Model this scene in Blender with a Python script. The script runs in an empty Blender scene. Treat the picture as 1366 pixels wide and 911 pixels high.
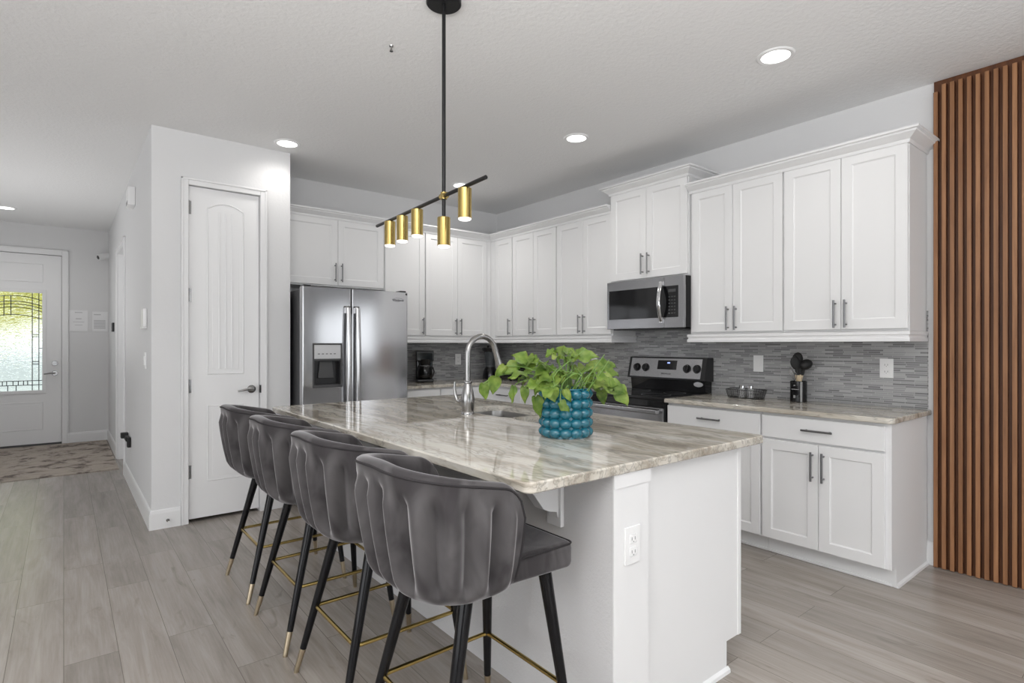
import bpy, bmesh, math, random
from mathutils import Vector, Matrix
PI = math.pi
scene = bpy.context.scene
COL = scene.collection

# ------------------------------------------------------------------ camera
F_PX = 744.5
H_CAM = 1.30
cam_d = bpy.data.cameras.new('camera')
cam = bpy.data.objects.new('camera', cam_d); COL.objects.link(cam)
cam_d.sensor_fit = 'HORIZONTAL'; cam_d.sensor_width = 36.0
cam_d.lens = 36.0 * F_PX / 1366.0
cam_d.shift_y = 4.0 / 1366.0
cam_d.clip_start = 0.02
cam.location = (0, 0, H_CAM)
cam.rotation_euler = (PI / 2, 0, -math.radians(38.772))
scene.camera = cam

# ------------------------------------------------------------------ look
scene.view_settings.view_transform = 'Standard'
scene.view_settings.look = 'None'
scene.view_settings.gamma = 1.0
scene.view_settings.use_curve_mapping = False
scene.view_settings.exposure = 0.0

# ------------------------------------------------------------------ world
w = bpy.data.worlds.new('daylight'); scene.world = w
w.use_nodes = True
wb = w.node_tree.nodes['Background']
wb.inputs[0].default_value = (0.93, 0.965, 1.0, 1)
wb.inputs[1].default_value = 2.2

def area_light(name, loc, rot, sx, sy, power, color=(1, 1, 1)):
    d = bpy.data.lights.new(name, 'AREA'); d.shape = 'RECTANGLE'
    d.size = sx; d.size_y = sy; d.energy = power; d.color = color
    o = bpy.data.objects.new(name, d); COL.objects.link(o)
    o.location = loc; o.rotation_euler = rot
    return o
# daylight through the living room glazing behind the camera and on the left
area_light('rear_daylight', (0.2, -4.35, 1.35), (PI / 2, 0, 0), 5.4, 2.2, 16, (1, 0.995, 0.985))
area_light('side_daylight', (-4.35, 0.6, 1.35), (PI / 2, 0, -PI / 2), 5.6, 2.2, 30, (1, 0.995, 0.985))
# added upward fill lights that brighten the ceiling, behind the camera and in the hall
area_light('ceiling_fill', (-0.6, -0.6, 1.55), (PI, 0, 0), 1.8, 1.8, 205, (1, 0.995, 0.99))
area_light('hall_ceiling_fill', (-0.75, 6.9, 1.0), (PI, 0, 0), 0.6, 2.2, 13, (1, 0.995, 0.99))

def spot_light(name, loc, power, angle=150, color=(1, 0.97, 0.93), r=0.06, aim=(0, 0, -1)):
    d = bpy.data.lights.new(name, 'SPOT'); d.energy = power; d.color = color
    d.spot_size = math.radians(angle); d.spot_blend = 0.9; d.shadow_soft_size = r
    o = bpy.data.objects.new(name, d); COL.objects.link(o); o.location = loc
    o.rotation_euler = Vector(aim).to_track_quat('-Z', 'Y').to_euler()
    return o

# ------------------------------------------------------------------ materials
MATS = {}
def nm(name):
    m = bpy.data.materials.new(name); m.use_nodes = True
    nt = m.node_tree
    return m, nt, nt.nodes, nt.links, nt.nodes['Principled BSDF']
def setp(b, **k):
    for a, v in k.items():
        a = a.replace('_', ' ')
        b.inputs[a].default_value = v
def mat(name, col, rough=0.5, metal=0.0, **k):
    if name in MATS: return MATS[name]
    m, nt, N, L, b = nm(name)
    setp(b, Base_Color=(*col, 1), Roughness=rough, Metallic=metal)
    setp(b, **k)
    MATS[name] = m
    return m
def tex_coord(N, L, scale=(1, 1, 1), rot=(0, 0, 0), loc=(0, 0, 0)):
    tc = N.new('ShaderNodeTexCoord'); mp = N.new('ShaderNodeMapping')
    L.new(tc.outputs['Object'], mp.inputs['Vector'])
    mp.inputs['Scale'].default_value = scale; mp.inputs['Rotation'].default_value = rot
    mp.inputs['Location'].default_value = loc
    return mp.outputs['Vector']
def noise(N, L, vec, scale=5, detail=4, rough=0.55, dist=0.0):
    n = N.new('ShaderNodeTexNoise'); L.new(vec, n.inputs['Vector'])
    n.inputs['Scale'].default_value = scale; n.inputs['Detail'].default_value = detail
    n.inputs['Roughness'].default_value = rough; n.inputs['Distortion'].default_value = dist
    return n.outputs['Fac']
def ramp(N, L, fac, stops):
    r = N.new('ShaderNodeValToRGB'); L.new(fac, r.inputs['Fac'])
    e = r.color_ramp.elements
    while len(e) < len(stops): e.new(0.5)
    for el, (p, c) in zip(e, stops):
        el.position = p; el.color = (*c, 1)
    return r.outputs['Color']
def mix(N, L, fac, a, b, mode='MIX'):
    x = N.new('ShaderNodeMix'); x.data_type = 'RGBA'; x.blend_type = mode
    if hasattr(fac, 'links'): L.new(fac, x.inputs[0])
    else: x.inputs[0].default_value = fac
    for s, i in ((a, 6), (b, 7)):
        if hasattr(s, 'links'): L.new(s, x.inputs[i])
        else: x.inputs[i].default_value = (*s, 1)
    return x.outputs[2]
def bump(N, L, b, h, strength=0.3, dist=0.01):
    bp = N.new('ShaderNodeBump'); bp.inputs['Strength'].default_value = strength
    bp.inputs['Distance'].default_value = dist
    L.new(h, bp.inputs['Height']); L.new(bp.outputs['Normal'], b.inputs['Normal'])

def textured_paint(name, col, rough, scale, strength, dist=0.004):
    m, nt, N, L, b = nm(name)
    setp(b, Base_Color=(*col, 1), Roughness=rough)
    v = tex_coord(N, L)
    n = noise(N, L, v, scale, 5, 0.6, 0.3)
    bump(N, L, b, n, strength, dist)
    MATS[name] = m; return m
textured_paint('wall_paint', (0.74, 0.74, 0.745), 0.75, 60, 0.25)
textured_paint('reflection_dark_paint', (0.20, 0.20, 0.205), 0.7, 60, 0.25)  # made-up dark tone, gives the fridge doors something darker to reflect
textured_paint('ceiling_paint', (0.86, 0.86, 0.86), 0.85, 38, 0.55, 0.006)
textured_paint('island_drywall', (0.62, 0.615, 0.62), 0.75, 90, 0.45)
mat('trim_paint', (0.81, 0.81, 0.815), 0.35)
mat('cabinet_paint', (0.80, 0.80, 0.803), 0.32)
mat('door_paint', (0.84, 0.84, 0.845), 0.4)
mat('plate_white', (0.85, 0.85, 0.85), 0.3)
mat('black_plastic', (0.012, 0.012, 0.013), 0.3)
mat('rubber_black', (0.006, 0.006, 0.006), 0.6)
mat('black_gloss', (0.006, 0.006, 0.007), 0.08)
mat('black_metal', (0.010, 0.010, 0.011), 0.38, 0.3)
mat('lacquer_black', (0.004, 0.004, 0.005), 0.14, 0.0, Specular_IOR_Level=0.28)
mat('dark_grey', (0.07, 0.07, 0.072), 0.45)
mat('fridge_side', (0.045, 0.045, 0.047), 0.5)
mat('nickel', (0.38, 0.375, 0.37), 0.22, 1.0)
mat('handle_metal', (0.20, 0.20, 0.205), 0.33, 1.0)
mat('door_hardware', (0.30, 0.30, 0.30), 0.22, 1.0)
mat('chrome', (0.75, 0.75, 0.76), 0.1, 1.0)
mat('gold', (0.52, 0.385, 0.14), 0.22, 1.0)
mat('tip_gold', (0.50, 0.42, 0.30), 0.28, 1.0)
mat('soil', (0.03, 0.022, 0.016), 0.95)
mat('wood_light', (0.62, 0.50, 0.34), 0.5)
mat('lead', (0.03, 0.03, 0.03), 0.5, 0.5)
mat('paper', (0.85, 0.85, 0.86), 0.6)
mat('ink', (0.55, 0.55, 0.56), 0.7)
mat('badge', (0.10, 0.10, 0.11), 0.4, 0.5)
mat('silver_plastic', (0.60, 0.60, 0.61), 0.35, 0.4)
mat('slot_dark', (0.30, 0.30, 0.30), 0.6)

def brushed(name, col, rough, axis, rb=0.10, aniso=0.5):
    m, nt, N, L, b = nm(name)
    setp(b, Base_Color=(*col, 1), Metallic=1.0, Roughness=rough)
    s = [4, 4, 4]
    for i in range(3):
        if i != axis: s[i] = 260
    v = tex_coord(N, L, tuple(s))
    n = noise(N, L, v, 1.0, 3, 0.6)
    mr = N.new('ShaderNodeMapRange'); L.new(n, mr.inputs[0])
    mr.inputs[3].default_value = rough - rb / 2; mr.inputs[4].default_value = rough + rb / 2
    L.new(mr.outputs[0], b.inputs['Roughness'])
    MATS[name] = m; return m
brushed('steel_x', (0.52, 0.52, 0.53), 0.15, 0, 0.04)
brushed('steel_y', (0.40, 0.40, 0.41), 0.24, 1)
mat('steel', (0.60, 0.60, 0.61), 0.22, 1.0)
mat('sink_steel', (0.36, 0.355, 0.35), 0.28, 1.0)

def emis(name, col, strength):
    m = bpy.data.materials.new(name); m.use_nodes = True
    N = m.node_tree.nodes; L = m.node_tree.links
    e = N.new('ShaderNodeEmission'); e.inputs[0].default_value = (*col, 1); e.inputs[1].default_value = strength
    L.new(e.outputs[0], N['Material Output'].inputs[0]); MATS[name] = m; return m
emis('lamp_glow', (1, 0.98, 0.96), 5.0)
emis('pendant_glow', (1, 0.96, 0.94), 2.5)
emis('display_glow', (0.35, 0.45, 1.0), 1.6)

# ---- floor planks (run along world Y)
def make_floor_mat():
    m, nt, N, L, b = nm('floor_planks')
    v = tex_coord(N, L, (1, 1, 1), (0, 0, PI / 2))
    br = N.new('ShaderNodeTexBrick'); L.new(v, br.inputs['Vector'])
    br.offset = 0.37; br.squash = 1.0
    br.inputs['Color1'].default_value = (0, 0, 0, 1); br.inputs['Color2'].default_value = (1, 1, 1, 1)
    br.inputs['Mortar'].default_value = (0.5, 0.5, 0.5, 1)
    br.inputs['Scale'].default_value = 1.0; br.inputs['Mortar Size'].default_value = 0.0012
    br.inputs['Mortar Smooth'].default_value = 0.1; br.inputs['Bias'].default_value = 0.0
    br.inputs['Brick Width'].default_value = 1.22; br.inputs['Row Height'].default_value = 0.182
    # per plank offset so that grain breaks at the joints
    tc = N.new('ShaderNodeTexCoord')
    off = N.new('ShaderNodeVectorMath'); off.operation = 'SCALE'; L.new(br.outputs['Color'], off.inputs[0]); off.inputs['Scale'].default_value = 7.3
    add = N.new('ShaderNodeVectorMath'); add.operation = 'ADD'; L.new(tc.outputs['Object'], add.inputs[0]); L.new(off.outputs[0], add.inputs[1])
    mp = N.new('ShaderNodeMapping'); L.new(add.outputs[0], mp.inputs['Vector']); mp.inputs['Scale'].default_value = (9.0, 0.9, 1)
    g = noise(N, L, mp.outputs['Vector'], 1.6, 6, 0.62, 0.6)
    mp2 = N.new('ShaderNodeMapping'); L.new(add.outputs[0], mp2.inputs['Vector']); mp2.inputs['Scale'].default_value = (70, 2.2, 1)
    fine = noise(N, L, mp2.outputs['Vector'], 1.5, 3, 0.6, 0.2)
    mp3 = N.new('ShaderNodeMapping'); L.new(add.outputs[0], mp3.inputs['Vector']); mp3.inputs['Scale'].default_value = (5.5, 1.7, 1)
    kn = noise(N, L, mp3.outputs['Vector'], 2.2, 3, 0.5, 1.2)
    base = ramp(N, L, g, [(0.25, (0.235, 0.202, 0.176)), (0.48, (0.335, 0.298, 0.266)), (0.75, (0.435, 0.396, 0.360))])
    base = mix(N, L, 0.16, base, ramp(N, L, fine, [(0.3, (0.18, 0.155, 0.135)), (0.7, (0.50, 0.47, 0.44))]))
    base = mix(N, L, ramp(N, L, kn, [(0.66, (0, 0, 0)), (0.80, (0.55, 0.55, 0.55))]), base, (0.15, 0.12, 0.10))
    tone = ramp(N, L, br.outputs['Color'], [(0.0, (0.88, 0.88, 0.88)), (1.0, (1.08, 1.08, 1.08))])
    base = mix(N, L, 1.0, base, tone, 'MULTIPLY')
    base = mix(N, L, br.outputs['Fac'], base, (0.16, 0.135, 0.115))
    L.new(base, b.inputs['Base Color'])
    setp(b, Roughness=0.27); b.inputs['Specular IOR Level'].default_value = 0.5
    bump(N, L, b, fine, 0.05, 0.002)
    MATS['floor_planks'] = m
make_floor_mat()

# ---- granite with long veins along Y
def make_granite(name='granite', loc=(0, 0, 0)):
    m, nt, N, L, b = nm(name)
    tc = N.new('ShaderNodeTexCoord')
    warp = N.new('ShaderNodeTexNoise'); L.new(tc.outputs['Object'], warp.inputs['Vector'])
    warp.inputs['Scale'].default_value = 1.7; warp.inputs['Detail'].default_value = 3
    sc = N.new('ShaderNodeVectorMath'); sc.operation = 'SCALE'; L.new(warp.outputs['Color'], sc.inputs[0]); sc.inputs['Scale'].default_value = 0.22
    ad = N.new('ShaderNodeVectorMath'); ad.operation = 'ADD'; L.new(tc.outputs['Object'], ad.inputs[0]); L.new(sc.outputs[0], ad.inputs[1])
    mp = N.new('ShaderNodeMapping'); L.new(ad.outputs[0], mp.inputs['Vector'])
    mp.inputs['Scale'].default_value = (8.0, 1.15, 8.0); mp.inputs['Rotation'].default_value = (0, 0, 0.16); mp.inputs['Location'].default_value = loc
    V = mp.outputs['Vector']
    a = noise(N, L, V, 1.3, 6, 0.62, 0.25)
    c1 = ramp(N, L, a, [(0.28, (0.25, 0.215, 0.175)), (0.40, (0.42, 0.375, 0.31)), (0.50, (0.58, 0.54, 0.47)), (0.62, (0.66, 0.63, 0.57)), (0.80, (0.40, 0.385, 0.35))])
    v2 = noise(N, L, V, 2.6, 3, 0.6, 0.2)
    vein = ramp(N, L, v2, [(0.44, (0, 0, 0)), (0.495, (0.6, 0.6, 0.6)), (0.53, (0, 0, 0))])
    c1 = mix(N, L, vein, c1, (0.24, 0.225, 0.195))
    v3 = noise(N, L, V, 4.6, 5, 0.6, 0.2)
    c1 = mix(N, L, ramp(N, L, v3, [(0.60, (0, 0, 0)), (0.72, (0.6, 0.6, 0.6))]), c1, (0.36, 0.29, 0.23))
    c1 = mix(N, L, ramp(N, L, v3, [(0.26, (0.6, 0.6, 0.6)), (0.38, (0, 0, 0))]), c1, (0.74, 0.73, 0.695))
    L.new(c1, b.inputs['Base Color'])
    setp(b, Roughness=0.03, IOR=1.68)
    MATS[name] = m
make_granite()

# ---- linear glass mosaic
def make_tile(name, rot):
    m, nt, N, L, b = nm(name)
    tc = N.new('ShaderNodeTexCoord')
    sx = N.new('ShaderNodeSeparateXYZ'); L.new(tc.outputs['Object'], sx.inputs[0])
    cb = N.new('ShaderNodeCombineXYZ')
    L.new(sx.outputs[0 if rot else 1], cb.inputs[0]); L.new(sx.outputs[2], cb.inputs[1])
    br = N.new('ShaderNodeTexBrick'); L.new(cb.outputs[0], br.inputs['Vector'])
    br.offset = 0.43; br.offset_frequency = 2; br.squash = 0.6; br.squash_frequency = 3
    br.inputs['Color1'].default_value = (0, 0, 0, 1); br.inputs['Color2'].default_value = (1, 1, 1, 1)
    br.inputs['Mortar'].default_value = (0.5, 0.5, 0.5, 1)
    br.inputs['Scale'].default_value = 1.0; br.inputs['Mortar Size'].default_value = 0.0011
    br.inputs['Brick Width'].default_value = 0.115; br.inputs['Row Height'].default_value = 0.0122
    c = ramp(N, L, br.outputs['Color'], [(0.0, (0.215, 0.215, 0.22)), (0.35, (0.27, 0.27, 0.275)), (0.65, (0.33, 0.33, 0.335)), (1.0, (0.47, 0.47, 0.475))])
    c = mix(N, L, br.outputs['Fac'], c, (0.47, 0.47, 0.47))
    L.new(c, b.inputs['Base Color'])
    r = ramp(N, L, br.outputs['Color'], [(0.0, (0.12,) * 3), (0.5, (0.35,) * 3), (1.0, (0.15,) * 3)])
    L.new(r, b.inputs['Roughness'])
    inv = N.new('ShaderNodeMath'); inv.operation = 'SUBTRACT'; inv.inputs[0].default_value = 1.0; L.new(br.outputs['Fac'], inv.inputs[1])
    bump(N, L, b, inv.outputs[0], 0.35, 0.002)
    MATS[name] = m
make_tile('tile_y', 0); make_tile('tile_x', 1)

# ---- slat wood
def make_wood(name, dark, mid, light, sc=(30, 30, 1.3)):
    m, nt, N, L, b = nm(name)
    v = tex_coord(N, L, sc)
    n = noise(N, L, v, 1.6, 6, 0.62, 0.4)
    v2 = tex_coord(N, L, (26.3, 26.3, 0.35))
    n2 = noise(N, L, v2, 1.0, 1, 0.5)
    c = ramp(N, L, n, [(0.25, dark), (0.5, mid), (0.78, light)])
    c = mix(N, L, 1.0, c, ramp(N, L, n2, [(0.3, (0.78, 0.74, 0.70)), (0.7, (1.12, 1.12, 1.12))]), 'MULTIPLY')
    L.new(c, b.inputs['Base Color']); setp(b, Roughness=0.5)
    MATS[name] = m
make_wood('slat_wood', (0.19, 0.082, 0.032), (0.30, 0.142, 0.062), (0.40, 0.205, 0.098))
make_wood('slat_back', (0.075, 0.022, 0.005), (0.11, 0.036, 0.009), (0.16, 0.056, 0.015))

# ---- velvet
def make_velvet():
    m, nt, N, L, b = nm('velvet')
    v = tex_coord(N, L, (7, 7, 3.6))
    n = noise(N, L, v, 1.3, 3, 0.5, 0.8)
    c = ramp(N, L, n, [(0.36, (0.050, 0.046, 0.048)), (0.5, (0.080, 0.075, 0.077)), (0.66, (0.104, 0.098, 0.100))])
    L.new(c, b.inputs['Base Color'])
    setp(b, Roughness=0.85); b.inputs['Sheen Weight'].default_value = 0.8
    b.inputs['Sheen Roughness'].default_value = 0.30; b.inputs['Sheen Tint'].default_value = (0.9, 0.88, 0.9, 1)
    b.inputs['Specular IOR Level'].default_value = 0.1
    MATS['velvet'] = m
make_velvet()
mat('velvet_dark', (0.025, 0.022, 0.024), 0.9)

# ---- rug
def make_rug():
    m, nt, N, L, b = nm('rug_pile')
    v = tex_coord(N, L, (2.6, 5.0, 1))
    n = noise(N, L, v, 2.0, 8, 0.68, 0.6)
    v2 = tex_coord(N, L, (3.6, 3.4, 1), loc=(3, 1, 0))
    n2 = noise(N, L, v2, 1.3, 8, 0.7, 0.3)
    c = ramp(N, L, n, [(0.3, (0.33, 0.28, 0.235)), (0.55, (0.47, 0.41, 0.355)), (0.75, (0.40, 0.35, 0.30))])
    c = mix(N, L, ramp(N, L, n2, [(0.51, (0, 0, 0)), (0.60, (0.85, 0.85, 0.85))]), c, (0.085, 0.062, 0.055))
    L.new(c, b.inputs['Base Color']); setp(b, Roughness=0.95)
    f = noise(N, L, tex_coord(N, L), 220, 2); bump(N, L, b, f, 0.5, 0.004)
    MATS['rug_pile'] = m
make_rug()

# ---- leaves, glaze, glass
def make_leaf():
    m, nt, N, L, b = nm('leaf')
    v = tex_coord(N, L)
    n = noise(N, L, v, 9, 3, 0.5)
    oi = noise(N, L, v, 42, 2, 0.5)
    c = ramp(N, L, n, [(0.34, (0.05, 0.12, 0.012)), (0.5, (0.165, 0.275, 0.035)), (0.66, (0.37, 0.45, 0.10))])
    c = mix(N, L, 0.25, c, ramp(N, L, oi, [(0.35, (0.07, 0.17, 0.02)), (0.65, (0.48, 0.58, 0.16))]))
    L.new(c, b.inputs['Base Color']); setp(b, Roughness=0.38)
    b.inputs['Subsurface Weight'].default_value = 0.0
    tr = N.new('ShaderNodeBsdfTranslucent'); L.new(c, tr.inputs[0])
    ms = N.new('ShaderNodeMixShader'); ms.inputs[0].default_value = 0.28
    L.new(b.outputs[0], ms.inputs[1]); L.new(tr.outputs[0], ms.inputs[2])
    L.new(ms.outputs[0], N['Material Output'].inputs[0])
    MATS['leaf'] = m
make_leaf()
mat('stem_green', (0.16, 0.28, 0.06), 0.45)
mat('teal_glaze', (0.008, 0.125, 0.18), 0.14, 0.0, Coat_Weight=0.5)
def glassy(name, col=(1, 1, 1), rough=0.0, alpha=0.25):
    m, nt, N, L, b = nm(name)
    setp(b, Base_Color=(*col, 1), Roughness=rough)
    b.inputs['Alpha'].default_value = alpha
    MATS[name] = m
glassy('clear_jar', (0.8, 0.82, 0.83), 0.05, 0.30)
glassy('smoke_jar', (0.10, 0.11, 0.12), 0.05, 0.45)
glassy('carafe_glass', (0.008, 0.008, 0.008), 0.03, 0.95)
def make_door_glass():
    m, nt, N, L, b = nm('leaded_glass')
    setp(b, Base_Color=(0.97, 1.0, 0.98, 1), Roughness=0.12, IOR=1.22)
    b.inputs['Transmission Weight'].default_value = 1.0
    v = tex_coord(N, L, (14, 14, 34))
    n = noise(N, L, v, 1.2, 3, 0.55, 0.8)
    bump(N, L, b, n, 0.38, 0.02)
    MATS['leaded_glass'] = m
make_door_glass()
def make_green(name, a, c_, d):
    m, nt, N, L, b = nm(name)
    v = tex_coord(N, L)
    n = noise(N, L, v, 3, 6, 0.65)
    L.new(ramp(N, L, n, [(0.3, a), (0.5, c_), (0.7, d)]), b.inputs['Base Color']); setp(b, Roughness=0.8)
    MATS[name] = m
make_green('hedge_leaves', (0.20, 0.22, 0.03), (0.52, 0.50, 0.09), (0.85, 0.80, 0.28))
make_green('concrete', (0.40, 0.435, 0.425), (0.47, 0.505, 0.495), (0.54, 0.575, 0.565))

# ------------------------------------------------------------------ mesh helpers
class MB:
    def __init__(s): s.bm = bmesh.new()
    def _add(s, tmp):
        me = bpy.data.meshes.new('t'); tmp.to_mesh(me); tmp.free()
        s.bm.from_mesh(me); bpy.data.meshes.remove(me)
        return s
    def box(s, x0, x1, y0, y1, z0, z1, bev=0.0, seg=2):
        t = bmesh.new(); r = bmesh.ops.create_cube(t, size=1.0)
        for v in r['verts']:
            v.co = Vector(((x0 + x1) / 2 + v.co.x * (x1 - x0), (y0 + y1) / 2 + v.co.y * (y1 - y0), (z0 + z1) / 2 + v.co.z * (z1 - z0)))
        if bev > 0: bmesh.ops.bevel(t, geom=t.edges[:], offset=bev, segments=seg, profile=0.5, affect='EDGES')
        return s._add(t)
    def cyl(s, p0, p1, r0, r1=None, n=20, caps=True):
        r1 = r0 if r1 is None else r1
        p0 = Vector(p0); p1 = Vector(p1); d = (p1 - p0).normalized()
        q = d.to_track_quat('Z', 'Y'); t = bmesh.new()
        A = []; B = []
        for i in range(n):
            a = 2 * PI * i / n; u = q @ Vector((math.cos(a), math.sin(a), 0))
            A.append(t.verts.new(p0 + u * r0)); B.append(t.verts.new(p1 + u * r1))
        for i in range(n):
            j = (i + 1) % n; t.faces.new((A[i], A[j], B[j], B[i]))
        if caps:
            t.faces.new(A[::-1]); t.faces.new(B)
        return s._add(t)
    def tube(s, pts, r, n=10, closed=False):
        pts = [Vector(p) for p in pts]; t = bmesh.new(); rings = []; m = len(pts)
        rad = r if isinstance(r, (list, tuple)) else [r] * m
        prev = None
        for i, p in enumerate(pts):
            if closed: d = pts[(i + 1) % m] - pts[i - 1]
            else: d = pts[min(i + 1, m - 1)] - pts[max(i - 1, 0)]
            d.normalize()
            if prev is None:
                up = Vector((0, 0, 1)) if abs(d.z) < 0.95 else Vector((1, 0, 0))
                a = d.cross(up).normalized()
            else:
                a = (prev - d * prev.dot(d)).normalized()
            prev = a; bb = d.cross(a)
            rings.append([t.verts.new(p + (a * math.cos(2 * PI * k / n) + bb * math.sin(2 * PI * k / n)) * rad[i]) for k in range(n)])
        rng = range(m) if closed else range(m - 1)
        for i in rng:
            A = rings[i]; B = rings[(i + 1) % m]
            for k in range(n):
                t.faces.new((A[k], A[(k + 1) % n], B[(k + 1) % n], B[k]))
        if not closed:
            t.faces.new(rings[0][::-1]); t.faces.new(rings[-1])
        bmesh.ops.recalc_face_normals(t, faces=t.faces[:])
        return s._add(t)
    def lathe(s, prof, c=(0, 0, 0), n=32):
        t = bmesh.new(); rings = []
        for r, z in prof:
            if r < 1e-6: rings.append([t.verts.new((c[0], c[1], c[2] + z))])
            else: rings.append([t.verts.new((c[0] + r * math.cos(2 * PI * k / n), c[1] + r * math.sin(2 * PI * k / n), c[2] + z)) for k in range(n)])
        for A, B in zip(rings, rings[1:]):
            for k in range(n):
                j = (k + 1) % n
                if len(A) == 1 and len(B) > 1: t.faces.new((A[0], B[j], B[k]))
                elif len(B) == 1 and len(A) > 1: t.faces.new((A[k], A[j], B[0]))
                elif len(A) > 1: t.faces.new((A[k], A[j], B[j], B[k]))
        bmesh.ops.recalc_face_normals(t, faces=t.faces[:])
        return s._add(t)
    def prism(s, poly, axis, a, b, bev=0.0):
        """poly: 2D points; axis: extrude axis (0,1,2); the two others in order"""
        t = bmesh.new()
        def mk(p, h):
            c = [0, 0, 0]; o = [i for i in range(3) if i != axis]
            c[o[0]] = p[0]; c[o[1]] = p[1]; c[axis] = h; return t.verts.new(c)
        A = [mk(p, a) for p in poly]; B = [mk(p, b) for p in poly]; n = len(poly)
        t.faces.new(A); t.faces.new(B[::-1])
        for i in range(n):
            j = (i + 1) % n; t.faces.new((A[i], B[i], B[j], A[j]))
        bmesh.ops.recalc_face_normals(t, faces=t.faces[:])
        if bev > 0: bmesh.ops.bevel(t, geom=t.edges[:], offset=bev, segments=2, profile=0.5, affect='EDGES')
        return s._add(t)
    def sphere(s, c, r, sc=(1, 1, 1), u=16, v=10):
        t = bmesh.new(); q = bmesh.ops.create_uvsphere(t, u_segments=u, v_segments=v, radius=r)
        for x in q['verts']: x.co = Vector((c[0] + x.co.x * sc[0], c[1] + x.co.y * sc[1], c[2] + x.co.z * sc[2]))
        return s._add(t)
    def sweep(s, prof, path):
        """prof: closed (offset to the right of travel, z); path: xy polyline, mitred"""
        t = bmesh.new(); P = [Vector(p) for p in path]; m = len(P); rings = []
        for i in range(m):
            def nrm(k):
                d = (P[k + 1] - P[k]).normalized(); return Vector((d.y, -d.x))
            if i == 0: nn = nrm(0)
            elif i == m - 1: nn = nrm(m - 2)
            else:
                a, b = nrm(i - 1), nrm(i); nn = (a + b); nn /= (1 + a.dot(b))
            rings.append([t.verts.new((P[i].x + nn.x * o, P[i].y + nn.y * o, z)) for o, z in prof])
        k = len(prof)
        for A, B in zip(rings, rings[1:]):
            for i in range(k):
                j = (i + 1) % k; t.faces.new((A[i], A[j], B[j], B[i]))
        t.faces.new(rings[0]); t.faces.new(rings[-1][::-1])
        bmesh.ops.recalc_face_normals(t, faces=t.faces[:])
        return s._add(t)
    def grid(s, rows):
        t = bmesh.new(); R = [[t.verts.new(p) for p in r] for r in rows]
        for A, B in zip(R, R[1:]):
            for i in range(len(A) - 1): t.faces.new((A[i], A[i + 1], B[i + 1], B[i]))
        return s._add(t)
    def text(s, body, size, loc, rotm, depth=0.001):
        c = bpy.data.curves.new('lettering', 'FONT'); c.body = body; c.size = size; c.extrude = depth
        c.align_x = 'CENTER'; c.align_y = 'CENTER'; c.resolution_u = 3
        o = bpy.data.objects.new('lettering', c); COL.objects.link(o)
        dg = bpy.context.evaluated_depsgraph_get()
        me = bpy.data.meshes.new_from_object(o.evaluated_get(dg))
        me.transform(Matrix.Translation(loc) @ rotm.to_4x4())
        s.bm.from_mesh(me)
        bpy.data.meshes.remove(me); bpy.data.objects.remove(o); bpy.data.curves.remove(c)
        return s
    def xform(s, M):
        bmesh.ops.transform(s.bm, matrix=M, verts=s.bm.verts[:]); return s

def wloc(o):
    v = Vector((0, 0, 0))
    while o is not None: v += o.location; o = o.parent
    return v
def obj(name, mb, m, parent=None, smooth=35, world=False):
    """one mesh object; geometry in the parent's frame, or in world coordinates when world=True"""
    me = bpy.data.meshes.new(name)
    if world and parent is not None:
        off = -wloc(parent)
        for v in mb.bm.verts: v.co += off
    mb.bm.to_mesh(me); mb.bm.free()
    me.materials.append(MATS[m] if isinstance(m, str) else m)
    if smooth:
        for p in me.polygons: p.use_smooth = True
        me.set_sharp_from_angle(angle=math.radians(smooth))
    o = bpy.data.objects.new(name, me); COL.objects.link(o)
    if smooth:
        wn = o.modifiers.new('weighted_normal', 'WEIGHTED_NORMAL'); wn.keep_sharp = True; wn.weight = 100; wn.mode = 'FACE_AREA'
    if parent is not None: o.parent = parent
    return o
def thing(name, label, cat, loc=(0, 0, 0), rz=0.0, group=None):
    o = bpy.data.objects.new(name, None); COL.objects.link(o)
    o.empty_display_size = 0.1
    o.location = loc; o.rotation_euler = (0, 0, rz); o['label'] = label; o['category'] = cat
    if group: o['group'] = group
    return o
def tag(o, label, cat, group=None):
    o['label'] = label; o['category'] = cat
    if group: o['group'] = group
    return o
def struct(name, mb, m, parent=None, smooth=35):
    o = obj(name, mb, m, parent, smooth, world=parent is not None)
    if parent is None: o['kind'] = 'structure'
    return o
def dup(root, loc, rz=None, label=None, group=None):
    def cp(o, parent):
        c = o.copy(); COL.objects.link(c)
        if parent is not None: c.parent = parent
        for ch in o.children: cp(ch, c)
        return c
    r = cp(root, None); r.location = loc
    if rz is not None: r.rotation_euler = (0, 0, rz)
    if label: r['label'] = label
    if group: r['group'] = group
    return r
ROT_NX = Matrix(((0, 0, -1), (-1, 0, 0), (0, 1, 0)))   # text facing -X (reads towards -Y)
ROT_NY = Matrix(((1, 0, 0), (0, 0, -1), (0, 1, 0)))    # text facing -Y

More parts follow.
